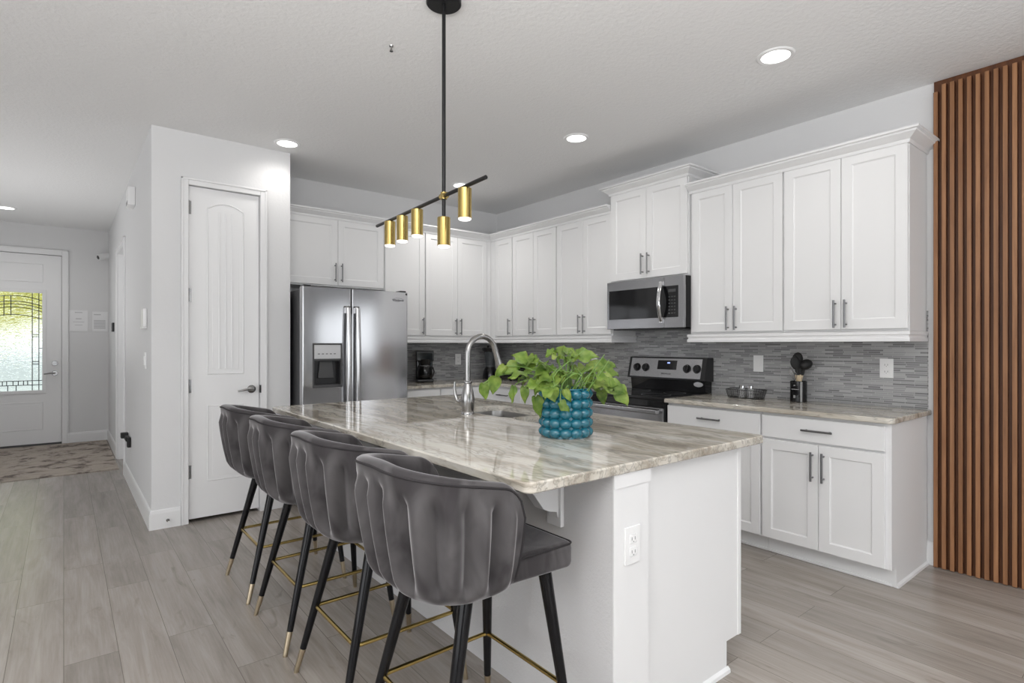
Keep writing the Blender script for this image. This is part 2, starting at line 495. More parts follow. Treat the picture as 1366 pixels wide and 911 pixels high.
# ================================================================== SETTING
CEIL = 2.84
XW = 4.0        # range wall
YB = 5.27       # fridge wall
YP = 4.63       # pantry front
XH = 0.479      # hall side wall
YE = 9.42       # entry wall
struct('floor', MB().box(-4.5, 4.15, -4.5, 9.6, -0.1, 0.0), 'floor_planks')
struct('ceiling', MB().box(-4.5, 4.15, -4.5, 9.6, CEIL, CEIL + 0.1), 'ceiling_paint')
struct('wall_right', MB().box(XW, XW + 0.15, 0.40, YB + 0.15, 0, CEIL), 'wall_paint')
mb = MB().box(XW, XW + 0.15, 0.1, 0.40, 0, CEIL).box(XW, XW + 0.15, -4.5, -3.3, 0, CEIL)
mb.box(XW, XW + 0.15, -3.3, 0.1, 0, 1.05).box(XW, XW + 0.15, -3.3, 0.1, 2.0, CEIL)
struct('wall_living', mb, 'reflection_dark_paint')  # unseen stretch of wall, darkened for contrast in the fridge reflection
mb = MB()
for y in (-3.3, -1.625, 0.05): mb.box(XW + 0.04, XW + 0.11, y, y + 0.05, 1.05, 2.0)
mb.box(XW + 0.04, XW + 0.11, -3.3, 0.1, 1.05, 1.1).box(XW + 0.04, XW + 0.11, -3.3, 0.1, 1.95, 2.0)
struct('window_3', mb, 'trim_paint')
struct('wall_back', MB().box(1.424, XW, YB, YB + 0.15, 0, CEIL), 'wall_paint')
# pantry block with its door opening
PX0, PX1, PZ = 0.705, 1.195, 2.46
mb = MB().box(XH, PX0, YP, YP + 0.11, 0, CEIL).box(PX1, 1.424, YP, YP + 0.11, 0, CEIL).box(PX0, PX1, YP, YP + 0.11, PZ, CEIL)
mb.box(1.33, 1.424, YP + 0.11, YB + 0.15, 0, CEIL)
mb.box(XH + 0.12, 1.33, YB, YB + 0.15, 0, CEIL)
struct('wall_pantry', mb, 'wall_paint')
HO0, HO1, HZ = 6.80, 7.72, 2.32
mb = MB().box(XH, XH + 0.12, YP + 0.11, HO0, 0, CEIL).box(XH, XH + 0.12, HO1, YE, 0, CEIL).box(XH, XH + 0.12, HO0, HO1, HZ, CEIL)
struct('wall_hall', mb, 'wall_paint')
DX0, DX1, DZ = -0.955, -0.02, 2.465
mb = MB().box(-1.25, DX0, YE, YE + 0.15, 0, CEIL).box(DX1, XH + 0.12, YE, YE + 0.15, 0, CEIL).box(DX0, DX1, YE, YE + 0.15, DZ, CEIL)
struct('wall_entry', mb, 'wall_paint')
struct('wall_left', MB().box(-1.25, -1.1, 6.2, YE, 0, CEIL).box(-4.5, -1.25, 6.2, 6.35, 0, CEIL), 'wall_paint')
# living room glazing behind the camera and on the left (outside the picture)
mb = MB().box(-4.5, -2.5, -4.65, -4.5, 0, CEIL).box(2.9, 4.15, -4.65, -4.5, 0, CEIL).box(-2.5, 2.9, -4.65, -4.5, 2.45, CEIL).box(-2.5, 2.9, -4.65, -4.5, 0, 0.2)
struct('wall_rear', mb, 'wall_paint')
mb = MB()
for x in (-2.5, -0.7, 1.1, 2.85): mb.box(x, x + 0.05, -4.62, -4.54, 0.2, 2.45)
mb.box(-2.5, 2.9, -4.62, -4.54, 0.2, 0.25).box(-2.5, 2.9, -4.62, -4.54, 2.40, 2.45)
struct('window_1', mb, 'trim_paint')
mb = MB().box(-4.65, -4.5, -4.5, -2.2, 0, CEIL).box(-4.65, -4.5, 3.4, 6.35, 0, CEIL).box(-4.65, -4.5, -2.2, 3.4, 2.45, CEIL).box(-4.65, -4.5, -2.2, 3.4, 0, 0.2)
struct('wall_side', mb, 'wall_paint')
mb = MB()
for y in (-2.2, -0.35, 1.5, 3.35): mb.box(-4.62, -4.54, y, y + 0.05, 0.2, 2.45)
mb.box(-4.62, -4.54, -2.2, 3.4, 0.2, 0.25).box(-4.62, -4.54, -2.2, 3.4, 2.40, 2.45)
struct('window_2', mb, 'trim_paint')

# baseboards
BB = [(0, 0), (0.016, 0), (0.016, 0.105), (0.010, 0.118), (0.010, 0.128), (0.004, 0.135), (0, 0.135)]
struct('baseboard_pantry', MB().sweep(BB, [(XH, HO0 - 0.07), (XH, YP), (0.655, YP)]), 'trim_paint')
struct('baseboard_hall', MB().sweep(BB, [(0.045, YE), (XH, YE), (XH, HO1 + 0.07)]), 'trim_paint')
struct('baseboard_right', MB().sweep(BB, [(1.24, YP), (1.424, YP)]).sweep([(o, z) for o, z in BB], [(XW, 1.05), (XW, 1.005)]), 'trim_paint')

# door casings
def casing(name, o0, o1, ztop, plane, axis, wdt=0.062, thick=0.018, sgn=-1):
    mb = MB()
    for (a, b, z0, z1) in ((o0 - wdt, o0, 0, ztop + wdt), (o1, o1 + wdt, 0, ztop + wdt), (o0, o1, ztop, ztop + wdt)):
        if axis == 0: mb.box(a, b, plane + sgn * thick, plane, z0, z1, 0.004)
        else: mb.box(plane + sgn * thick, plane, a, b, z0, z1, 0.004)
    # raised outer bead
    for (a, b, z0, z1) in ((o0 - wdt, o0 - wdt + 0.014, 0, ztop + wdt), (o1 + wdt - 0.014, o1 + wdt, 0, ztop + wdt), (o0 - wdt, o1 + wdt, ztop + wdt - 0.014, ztop + wdt)):
        if axis == 0: mb.box(a, b, plane + sgn * (thick + 0.006), plane + sgn * 0.005, z0, z1, 0.003)
        else: mb.box(plane + sgn * (thick + 0.006), plane + sgn * 0.005, a, b, z0, z1, 0.003)
    return struct(name, mb, 'trim_paint')
casing('trim_1', PX0, PX1, PZ, YP, 0, 0.048)
casing('trim_2', DX0, DX1, DZ, YE, 0, 0.07)
casing('trim_3', HO0, HO1, HZ, XH, 1, 0.06, 0.012)

# ---- panelled door helper: raised-frame front with sunken panels, front faces -Y (local)
def sunk_panel(mb, x0, x1, z0, z1, y, depth=0.008, w=0.02, arch=0.0, raised=True):
    """frame moulding standing proud of the leaf around a panel"""
    n = 14 if arch else 1
    top = [(x0 + (x1 - x0) * i / n, z1 + arch * math.sin(PI * i / n) ** 0.9 if arch else z1) for i in range(n + 1)]
    loop = [(x0, z0)] + top + [(x1, z0)]
    cx, cz = (x0 + x1) / 2, (z0 + z1) / 2
    def ins(p, d):
        sx = -1 if p[0] > cx else 1
        if abs(p[0] - cx) < 1e-6: sx = 0
        fx = (x1 - x0 - 2 * d) / (x1 - x0); 
        zz = p[1] + (d if p[1] < cz else -d)
        return (cx + (p[0] - cx) * fx, zz)
    rings = []
    for d, dy in ((0, 0.0), (w * 0.35, -0.004), (w * 0.7, 0.004), (w, 0.006), (w * 1.9, 0.005), (w * 2.3, 0.0005)):
        rings.append([(ins(p, d)[0], y + dy - 0.0015, ins(p, d)[1]) for p in loop])
    t = bmesh.new(); V = [[t.verts.new(p) for p in r] for r in rings]; k = len(loop)
    for A, B in zip(V, V[1:]):
        for i in range(k): t.faces.new((A[i], A[(i + 1) % k], B[(i + 1) % k], B[i]))
    t.faces.new(V[-1])
    bmesh.ops.recalc_face_normals(t, faces=t.faces[:])
    # make sure it faces -Y
    if sum(f.normal.y * f.calc_area() for f in t.faces) > 0: bmesh.ops.reverse_faces(t, faces=t.faces[:])
    mb._add(t)
def leaf_with_holes(mb, x0, x1, z0, z1, y0, y1, holes):
    """slab front made of bands around rectangular holes stacked in z"""
    zs = z0
    for (hx0, hx1, hz0, hz1) in holes:
        mb.box(x0, x1, y0, y1, zs, hz0)
        mb.box(x0, hx0, y0, y1, hz0, hz1); mb.box(hx1, x1, y0, y1, hz0, hz1)
        mb.box(hx0, hx1, y0 + 0.012, y1, hz0, hz1)
        zs = hz1
    mb.box(x0, x1, y0, y1, zs, z1)

# ---- pantry door (door_1)
LX0, LX1 = PX0 + 0.004, PX1 - 0.004
yl = YP + 0.012
mb = MB().box(LX0, LX1, yl, yl + 0.035, 0.025, PZ - 0.004, 0.002)
sunk_panel(mb, 0.828, 1.082, 1.075, 2.315, yl, w=0.016, arch=0.045)
sunk_panel(mb, 0.828, 1.082, 0.285, 0.85, yl, w=0.016)
for i in range(1, 4):
    xx = 0.868 + (1.042 - 0.868) * i / 4
    mb.box(xx - 0.005, xx + 0.005, yl - 0.0055, yl + 0.002, 1.12, 2.29, 0.0015)
door1 = struct('door_1', mb, 'door_paint')
mb = MB()
for a, b in ((LX0 - 0.003, LX0), ):
    pass
hm = MB()
for k, z in enumerate((2.30, 1.66, 0.995, 0.37)):
    h = MB().cyl((LX0 - 0.004, yl - 0.008, z - 0.05), (LX0 - 0.004, yl - 0.008, z + 0.05), 0.0075).box(LX0 - 0.004, LX0 + 0.016, yl - 0.004, yl, z - 0.048, z + 0.048)
    o = struct('hinge', h, 'door_hardware', door1); o['label'] = 'satin nickel hinge'
hz = 0.955; hx = 1.135
h = MB().lathe([(0, 0), (0.031, 0), (0.031, 0.006), (0.024, 0.013), (0.012, 0.016), (0.011, 0.05), (0, 0.05)], n=24)
h.xform(Matrix.Translation((hx, yl, hz)) @ Matrix.Rotation(PI / 2, 4, 'X'))
h.tube([(hx + 0.004, yl - 0.047, hz), (hx - 0.03, yl - 0.05, hz + 0.004), (hx - 0.07, yl - 0.048, hz - 0.002), (hx - 0.105, yl - 0.044, hz - 0.008)], [0.010, 0.010, 0.008, 0.006], 10)
o = struct('door_handle', h, 'door_hardware', door1); o['label'] = 'nickel lever handle'
o = struct('strike_plate', MB().box(PX1 - 0.003, PX1 + 0.004, YP - 0.021, YP + 0.01, 0.925, 0.985), 'black_metal', door1)
# door stop at the baseboard
ds = thing('door_stop', 'small white spring door stop on the baseboard left of the pantry door', 'door stop', (0.575, YP - 0.016, 0.055))
obj('spring', MB().cyl((0, 0, 0), (0, -0.008, 0), 0.011).tube([(0.004 * math.cos(a * 2.2), -0.008 - a * 0.0016, 0.004 * math.sin(a * 2.2)) for a in range(30)], 0.0014, 6), 'nickel', ds)
obj('rubber_tip', MB().cyl((0, -0.054, 0), (0, -0.066, 0), 0.007), 'plate_white', ds)

# ---- front door (door_2)
yl = YE + 0.02
GX0, GX1, GZ0, GZ1 = -0.765, -0.205, 0.70, 1.975
mb = MB().box(DX0 + 0.004, GX0, yl, yl + 0.045, 0.02, DZ - 0.005).box(GX1, DX1 - 0.004, yl, yl + 0.045, 0.02, DZ - 0.005)
mb.box(GX0, GX1, yl, yl + 0.045, 0.02, GZ0).box(GX0, GX1, yl, yl + 0.045, GZ1, DZ - 0.005)
sunk_panel(mb, GX0, GX1, 2.10, 2.34, yl, w=0.016)
sunk_panel(mb, GX0, GX1, 0.20, 0.56, yl, w=0.016)
door2 = struct('door_2', mb, 'door_paint')
mb = MB()
for (a, b, c, d) in ((GX0 - 0.03, GX0 + 0.012, GZ0 - 0.03, GZ1 + 0.03), (GX1 - 0.012, GX1 + 0.03, GZ0 - 0.03, GZ1 + 0.03), (GX0, GX1, GZ1 - 0.012, GZ1 + 0.03), (GX0, GX1, GZ0 - 0.03, GZ0 + 0.012)):
    mb.box(a, b, yl - 0.012, yl + 0.004, c, d, 0.004)
struct('glass_frame', mb, 'door_paint', door2)
mb = MB().box(DX0 - 0.02, DX0 + 0.02, yl + 0.047, YE + 0.15, 0, DZ).box(DX1 - 0.02, DX1 + 0.02, yl + 0.047, YE + 0.15, 0, DZ).box(DX0, DX1, yl + 0.047, YE + 0.15, DZ - 0.025, DZ + 0.01)
struct('door_stop_frame', mb, 'door_paint', door2)
struct('threshold', MB().box(DX0, DX1, YE + 0.001, YE + 0.15, 0, 0.022, 0.004), 'dark_grey', door2)
struct('glass', MB().box(GX0, GX1, yl + 0.018, yl + 0.026, GZ0, GZ1), 'leaded_glass', door2)
mb = MB(); yg = yl + 0.013
def lead(x0, z0, x1, z1, r=0.0045): mb.cyl((x0, yg, z0), (x1, yg, z1), r, n=8)
for x in (-0.72, -0.655, -0.315, -0.25): lead(x, GZ0 + 0.01, x, GZ1 - 0.01)
for z in (0.78, 0.835): lead(GX0, z, GX1, z)
def arc(z, h, xa=GX0, xb=GX1):
    mb.tube([(xa + (xb - xa) * i / 12, yg, z + h * (1 - ((xa + (xb - xa) * i / 12 - (GX0 + GX1) / 2) / ((GX1 - GX0) / 2)) ** 2)) for i in range(13)], 0.0045, 8)
for z in (1.86, 1.79, 1.755, 1.715, 1.62): arc(z, 0.06)
lead(-0.585, 1.66, -0.585, 1.92); lead(-0.52, 1.67, -0.52, 1.92)
for x in (-0.60, -0.56, -0.50, -0.45, -0.40, -0.36): lead(x, 0.78, x, 0.835)
for x in (-0.55, -0.47): lead(x, GZ0, x, 0.78)
for z in (1.05, 1.08, 1.40, 1.43): lead(-0.315, z, -0.25, z)
lead(-0.25, 1.25, GX1, 1.25)
struct('leading', mb, 'lead', door2)
o = struct('deadbolt', MB().cyl((-0.092, yl, 1.055), (-0.092, yl - 0.02, 1.055), 0.033, 0.028).box(-0.112, -0.072, yl - 0.036, yl - 0.018, 1.047, 1.063, 0.003), 'door_hardware', door2)
h = MB().cyl((-0.092, yl, 0.925), (-0.092, yl - 0.012, 0.925), 0.034, 0.03).cyl((-0.092, yl - 0.012, 0.925), (-0.092, yl - 0.055, 0.925), 0.012)
h.tube([(-0.085, yl - 0.052, 0.925), (-0.13, yl - 0.055, 0.928), (-0.20, yl - 0.05, 0.918)], [0.011, 0.010, 0.007], 10)
struct('door_handle', h, 'door_hardware', door2)
# side door in the hall, recessed in its opening
mb = MB().box(XH + 0.085, XH + 0.12, HO0, HO1, 0.0, HZ)
mb.box(XH, XH + 0.12, HO1 - 0.012, HO1, 0, HZ).box(XH, XH + 0.12, HO0, HO0 + 0.012, 0, HZ)
struct('door_3', mb, 'door_paint')
# outdoors seen through the leaded glass
struct('driveway', MB().box(-14, 14, YE + 0.16, 45, -0.12, -0.02), 'concrete')
o = obj('garden_wall', MB().box(-9, 6, 23.0, 23.2, -0.02, 1.25, 0.01), 'concrete'); tag(o, 'pale low wall across the street, a blur through the front door glass', 'wall')
mb = MB()
random.seed(5)
for i in range(150):
    x = random.uniform(-9, 6); z = random.uniform(1.5, 6.5); r = random.uniform(0.5, 1.0)
    mb.sphere((x, 25 + random.uniform(-0.4, 1.6), z), r, (1, 1, 0.8), 10, 7)
for x in (-6.0, -2.6, 1.0, 4.0): mb.cyl((x, 25.6, -0.02), (x, 25.6, 2.2), 0.18, 0.12, 10)
o = obj('garden_tree', mb, 'hedge_leaves'); tag(o, 'yellow-green garden trees seen blurred through the front door glass', 'trees')

# ---- entry rug
rug = obj('area_rug', MB().box(-0.95, 0.45, 7.10, 9.33, 0.0, 0.009, 0.003), 'rug_pile')
tag(rug, 'faded beige and charcoal rug on the hall floor before the front door', 'rug')

# ---- ceiling downlights
CANS = [((1.335, 4.41), 'recessed ceiling downlight in front of the pantry wall'),
        ((2.981, 2.944), 'recessed ceiling downlight in front of the microwave, right of the pendant rod'),
        ((2.962, 1.441), 'recessed ceiling downlight nearest the slatted wood panel'),
        ((-0.507, 8.465), 'recessed ceiling downlight in the hall near the front door'),
        ((2.995, 4.515), 'recessed ceiling downlight half hidden behind the near brass pendant cylinder')]
for i, ((x, y), lab) in enumerate(CANS):
    if i == 0:
        can0 = t = thing('ceiling_downlight', lab, 'ceiling light', (x, y, CEIL), 0, 'recessed ceiling lights')
        obj('trim_ring', MB().lathe([(0.072, 0.0), (0.072, -0.006), (0.088, -0.008), (0.095, -0.004), (0.096, 0.0)], n=40), 'plate_white', t)
        obj('lens', MB().lathe([(0.0, -0.003), (0.074, -0.003), (0.074, -0.0005), (0.0, -0.0005)], n=40), 'lamp_glow', t)
    else:
        dup(can0, (x, y, CEIL), 0, lab)
    spot_light('downlight_beam', (x, y, CEIL - 0.03), (7, 17, 12, 12, 22)[i], 160)
sp = thing('fire_sprinkler', 'tiny grey fire sprinkler hanging from the ceiling left of the pendant rod', 'sprinkler', (1.317, 2.633, CEIL))
obj('escutcheon', MB().lathe([(0, 0), (0.012, 0), (0.010, -0.005), (0, -0.006)], n=16), 'nickel', sp)
obj('head', MB().cyl((0, 0, -0.004), (0, 0, -0.022), 0.0045).cyl((0, 0, -0.026), (0, 0, -0.029), 0.009).tube([(-0.006, 0, -0.02), (-0.006, 0, -0.027)], 0.0014, 6).tube([(0.006, 0, -0.02), (0.006, 0, -0.027)], 0.0014, 6), 'nickel', sp)

# ================================================================== TILE, PANEL
o = obj('tile_backsplash', MB().box(XW - 0.008, XW, 1.035, YB, 0.9145, 1.50), 'tile_y'); tag(o, 'grey linear mosaic backsplash behind the stove and right-hand worktop', 'backsplash')
o = obj('tile_backsplash', MB().box(2.38, XW - 0.008, YB - 0.008, YB, 0.9145, 1.38), 'tile_x'); tag(o, 'grey linear mosaic backsplash behind the coffee maker', 'backsplash')
sl = thing('slat_panel', 'vertical brown wood slat panel covering the wall at the right edge', 'wall panel', (XW, 0.7, 0))
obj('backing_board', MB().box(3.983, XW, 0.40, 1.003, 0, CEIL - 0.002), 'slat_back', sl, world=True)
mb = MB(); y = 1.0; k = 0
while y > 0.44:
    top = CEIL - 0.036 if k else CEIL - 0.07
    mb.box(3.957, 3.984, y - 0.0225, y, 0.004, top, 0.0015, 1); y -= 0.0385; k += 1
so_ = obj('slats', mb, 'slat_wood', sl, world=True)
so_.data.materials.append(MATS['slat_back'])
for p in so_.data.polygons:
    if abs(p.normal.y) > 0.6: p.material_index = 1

# ================================================================== CABINETS
def shaker(mb, x0, x1, z0, z1, th=0.02, rail=0.058):
    """door/drawer front: front face at y=0, thickness towards +y, recessed flat panel"""
    yb = th
    a = (x0, x1, z0, z1); b = (x0 + rail, x1 - rail, z0 + rail, z1 - rail); c = (b[0] + 0.007, b[1] - 0.007, b[2] + 0.007, b[3] - 0.007)
    t = bmesh.new()
    def ring(q, y): return [t.verts.new(p) for p in ((q[0], y, q[2]), (q[1], y, q[2]), (q[1], y, q[3]), (q[0], y, q[3]))]
    e = 0.0018
    R = [ring(a, yb), ring(a, e), ring((a[0] + e, a[1] - e, a[2] + e, a[3] - e), 0), ring(b, 0), ring(b, 0.004), ring(c, 0.008)]
    for A, B in zip(R, R[1:]):
        for i in range(4): t.faces.new((A[i], A[(i + 1) % 4], B[(i + 1) % 4], B[i]))
    t.faces.new(R[-1]); t.faces.new(R[0][::-1])
    bmesh.ops.recalc_face_normals(t, faces=t.faces[:])
    mb._add(t)
def bar_v(x, zc, ln=0.168):
    m = MB().cyl((x, -0.032, zc - ln / 2), (x, -0.032, zc + ln / 2), 0.006, n=12)
    for dz in (-0.064, 0.064): m.cyl((x, 0.001, zc + dz), (x, -0.032, zc + dz), 0.005, n=10)
    return m
def bar_h(xc, z, ln=0.168):
    m = MB().cyl((xc - ln / 2, -0.032, z), (xc + ln / 2, -0.032, z), 0.006, n=12)
    for dx in (-0.064, 0.064): m.cyl((xc + dx, 0.001, z), (xc + dx, -0.032, z), 0.005, n=10)
    return m
G = 0.0016
def add_door(t, x0, x1, z0, z1, hx, hz):
    mb = MB(); shaker(mb, x0 + G, x1 - G, z0 + G, z1 - G)
    d = obj('door', mb, 'cabinet_paint', t, 25)
    if hx is not None:
        h = obj('handle', bar_v(hx, hz), 'handle_metal', d); h['label'] = 'brushed dark metal bar handle'
    return d
def add_drawer(t, x0, x1, z0, z1):
    d = obj('drawer', MB().box(x0 + G, x1 - G, 0, 0.02, z0 + G, z1 - G, 0.0018, 1), 'cabinet_paint', t, 25)
    h = obj('handle', bar_h((x0 + x1) / 2, (z0 + z1) / 2 + 0.002), 'handle_metal', d); h['label'] = 'brushed dark metal bar handle'
    return d
RW = -PI / 2   # cabinets on the range wall: local x runs towards the camera
def upper(label, loc, rz, wd, depth, hgt, doors, group, hz=0.095, fill=None):
    """doors: list of (x0, x1, 'L'/'R' handle side)"""
    t = thing('wall_cabinet', label, 'cabinet', loc, rz, group)
    obj('body', MB().box(0.0, wd, 0.0205, depth, 0, hgt, 0.001, 1), 'cabinet_paint', t, 25)
    if fill: obj('filler', MB().box(fill[0], fill[1], 0.002, 0.0208, 0.0, hgt), 'cabinet_paint', t, 25)
    for x0, x1, s in doors:
        hx = x0 + 0.03 if s == 'L' else x1 - 0.03
        add_door(t, x0, x1, 0.012, hgt - 0.012, hx, 0.012 + hz)
    return t
UG = 'white wall cabinets'
XU, YU = 3.67, 4.94
ZU0, ZU1 = 1.378, 2.447
DU = XW - XU - 0.001
HU = ZU1 - ZU0
# fridge wall (faces -Y)
DF = YB - YU - 0.001
t = upper('short white wall cabinet with two doors above the refrigerator', (1.427, YU, 1.822), 0, 2.397 - 1.427, DF, ZU1 - 1.822, [(0.012, 0.515, 'R'), (0.515, 0.965, 'L')], UG, 0.115)
t = upper('narrow tall white wall cabinet with one door just right of the refrigerator', (2.399, YU, ZU0), 0, 2.846 - 2.399, DF, HU, [(0.006, 0.443, 'R')], UG)
t = upper('white two-door wall cabinet in the corner above the coffee maker', (2.848, YU, ZU0), 0, XU - 0.001 - 2.848, DF, HU, [(0.004, 0.386, 'R'), (0.386, 0.772, 'L')], UG, fill=(0.774, 0.8205))
# range wall (faces -X)
t = upper('narrow single-door white wall cabinet at the inner corner', (XU, YU - 0.002, ZU0), RW, YU - 0.002 - 4.570, DU, HU, [(0.072, 0.365, 'R')], UG, fill=(-0.021, 0.070))
t = upper('white two-door wall cabinet second from the inner corner on the stove wall', (XU, 4.568, ZU0), RW, 4.568 - 3.896, DU, HU, [(0.004, 0.340, 'R'), (0.340, 0.668, 'L')], UG)
t = upper('white two-door wall cabinet left of the microwave', (XU, 3.894, ZU0), RW, 3.894 - 3.203, DU, HU, [(0.004, 0.346, 'R'), (0.346, 0.686, 'L')], UG)
t = upper('raised white two-door wall cabinet directly over the microwave', (XU - 0.02, 3.201, 1.822), RW, 3.201 - 2.441, DU + 0.02, 2.583 - 1.822, [(0.004, 0.378, 'R'), (0.378, 0.756, 'L')], UG, 0.115)
t = upper('tall white two-door wall cabinet just right of the microwave', (XU, 2.439, ZU0), RW, 2.439 - 1.737, DU, HU, [(0.022, 0.347, 'R'), (0.347, 0.698, 'L')], UG)
t = upper('tall white two-door wall cabinet nearest the wood slat panel', (XU, 1.735, ZU0), RW, 1.735 - 1.042, DU, HU, [(0.004, 0.347, 'R'), (0.347, 0.691, 'L')], UG)
# crown mouldings and light rails
def crown(z): return [(o, z + h) for o, h in ((-0.01, 0), (0.006, 0), (0.010, 0.010), (0.010, 0.018), (0.022, 0.026), (0.040, 0.040), (0.050, 0.046), (0.052, 0.054), (0.066, 0.058), (0.066, 0.070), (-0.01, 0.070))]
E1 = 0.0
o = obj('crown_molding', MB().sweep(crown(ZU1 - 0.02)[0:11], [(1.426, YU), (XU, YU), (XU, 3.205)]), 'trim_paint'); tag(o, 'white crown moulding running over the corner cabinets from refrigerator to raised cabinet', 'moulding')
o = obj('crown_molding', MB().sweep(crown(2.565), [(XW, 3.203), (XU - 0.02, 3.203), (XU - 0.02, 2.440), (XW, 2.440)]), 'trim_paint'); tag(o, 'white crown moulding on the raised cabinet over the microwave', 'moulding')
o = obj('crown_molding', MB().sweep(crown(ZU1 - 0.02), [(XU, 2.436), (XU, 1.041), (XW, 1.041)]), 'trim_paint'); tag(o, 'white crown moulding over the tall cabinets beside the slat panel', 'moulding')
RAIL = [(0.0, 1.318), (0.012, 1.318), (0.012, 1.336), (0.006, 1.342), (0.006, 1.352), (0.012, 1.358), (0.012, 1.374), (0.004, 1.377), (-0.012, 1.377), (-0.012, 1.318)]
o = obj('light_rail', MB().sweep(RAIL, [(2.40, YU), (XU, YU), (XU, 3.204), (XW - 0.01, 3.204)]), 'trim_paint'); tag(o, 'white light rail under the corner wall cabinets left of the microwave', 'moulding')
o = obj('light_rail', MB().sweep(RAIL, [(XW - 0.01, 2.438), (XU, 2.438), (XU, 1.043), (XW - 0.01, 1.043)]), 'trim_paint'); tag(o, 'white light rail under the two tall wall cabinets right of the microwave', 'moulding')

# base cabinets
XD, YD = 3.375, 4.645
ZC = 0.883
BG = 'white base cabinets'
def base(label, loc, rz, wd, depth, drawers, doors, end=None, fill=None):
    t = thing('base_cabinet', label, 'cabinet', loc, rz, BG)
    mb = MB().box(0, wd, 0.0205, depth, 0.108, ZC, 0.001, 1)
    obj('body', mb, 'cabinet_paint', t, 25)
    obj('toe_kick', MB().box(0, wd, 0.095, depth, 0, 0.1075).box(0, wd, 0.086, 0.0955, 0.0, 0.018, 0.004), 'cabinet_paint', t, 25)
    if fill: obj('filler', MB().box(fill[0], fill[1], 0.002, 0.0208, 0.108, ZC), 'cabinet_paint', t, 25)
    for x0, x1 in drawers: add_drawer(t, x0, x1, 0.732, 0.868)
    for x0, x1, s in doors: add_door(t, x0, x1, 0.113, 0.722, (x0 + 0.03 if s == 'L' else x1 - 0.03) if s else None, 0.722 - 0.125)
    if end:
        poly = [(0.0205, 0.108), (0.0205, ZC), (depth, ZC), (depth, 0), (0.092, 0), (0.092, 0.108)]
        obj('end_panel', MB().prism(poly, 0, wd, wd + 0.014), 'cabinet_paint', t, 25)
        obj('shoe_molding', MB().prism([(wd + 0.014, 0), (wd + 0.026, 0), (wd + 0.024, 0.012), (wd + 0.014, 0.02)], 1, 0.09, depth), 'trim_paint', t, 25)
    return t
DB = XW - 0.009 - XD
base('white base cabinet with wide drawer and two doors nearest the slat panel', (XD, 1.732, 0), RW, 1.732 - 1.052, DB, [(0.003, 0.668)], [(0.003, 0.336, 'R'), (0.336, 0.668, 'L')], True)
base('white base cabinet with drawer just right of the stove, partly behind the island', (XD, 2.428, 0), RW, 2.428 - 1.734, DB, [(0.004, 0.690)], [(0.004, 0.347, 'R'), (0.347, 0.690, 'L')])
base('white base cabinet with drawer left of the stove behind the potted plant', (XD, YD - 0.002, 0), RW, YD - 0.002 - 3.895, DB, [(0.06, 0.57)], [(0.06, 0.315, 'R'), (0.315, 0.57, 'L')], fill=(-0.021, 0.058))
base('white base cabinet immediately left of the stove, mostly hidden by the plant', (XD, 3.893, 0), RW, 3.893 - 3.196, DB, [(0.004, 0.690)], [(0.004, 0.347, 'R'), (0.347, 0.690, 'L')])
DB2 = YB - 0.009 - YD
base('white base cabinet under the coffee maker, beside the refrigerator', (2.40, YD, 0), 0, 2.845 - 2.40, DB2, [(0.004, 0.441)], [(0.004, 0.441, 'R')])
base('white corner base cabinet right of the coffee maker behind the faucet', (2.847, YD, 0), 0, 3.991 - 2.847, DB2, [(0.004, 0.48)], [(0.004, 0.48, 'R')], fill=(0.482, 0.527))

# worktops
def slab(name, poly, z0, z1, label, bev=0.006, holes=None):
    mb = MB().prism(poly, 2, z0, z1)
    mb.bm.edges.ensure_lookup_table()
    ed = [e for e in mb.bm.edges if abs(e.verts[0].co.z - e.verts[1].co.z) < 1e-6]
    bmesh.ops.bevel(mb.bm, geom=ed, offset=bev, segments=3, profile=0.5, affect='EDGES')
    o = obj(name, mb, 'granite', smooth=30); tag(o, label, 'worktop'); return o
def rcorner(cx, cy, r, a0, a1, n=6): return [(cx + r * math.cos(math.radians(a0 + (a1 - a0) * i / n)), cy + r * math.sin(math.radians(a0 + (a1 - a0) * i / n))) for i in range(n + 1)]
XC = 3.352
slab('granite_worktop', [(XW - 0.009, 2.432), (XC, 2.432)] + rcorner(XC + 0.04, 1.017 + 0.04, 0.04, 180, 270) + [(XW - 0.009, 1.017)], 0.884, 0.914, 'veined granite worktop right of the stove holding the utensil jar')
slab('granite_worktop', [(XW - 0.009, 3.192), (XC, 3.192), (XC, YD - 0.023), (2.385, YD - 0.023), (2.385, YB - 0.009), (XW - 0.009, YB - 0.009)], 0.884, 0.914, 'veined granite corner worktop under the coffee maker and left of the stove')

# ================================================================== ISLAND
IX0, IX1, IY0, IY1 = 0.984, 2.285, 1.152, 3.566
IZ = 0.922
isl = thing('kitchen_island', 'white kitchen island with grey back wall and veined granite top', 'island', (1.76, 2.35, 0))
KX0, KX1 = 1.343, 1.515
obj('back_wall', MB().box(KX0, KX1, 1.166, 3.50, 0, 0.8895), 'island_drywall', isl, world=True)['label'] = 'grey textured drywall back of the island'
obj('wall_end', MB().box(KX0 - 0.0005, KX1, 1.1625, 1.1665, 0, 0.8895), 'cabinet_paint', isl, world=True)
obj('end_trim', MB().box(KX0 - 0.001, KX1 + 0.012, 1.1595, 1.1640, 0.845, 0.889, 0.001), 'cabinet_paint', isl, world=True)
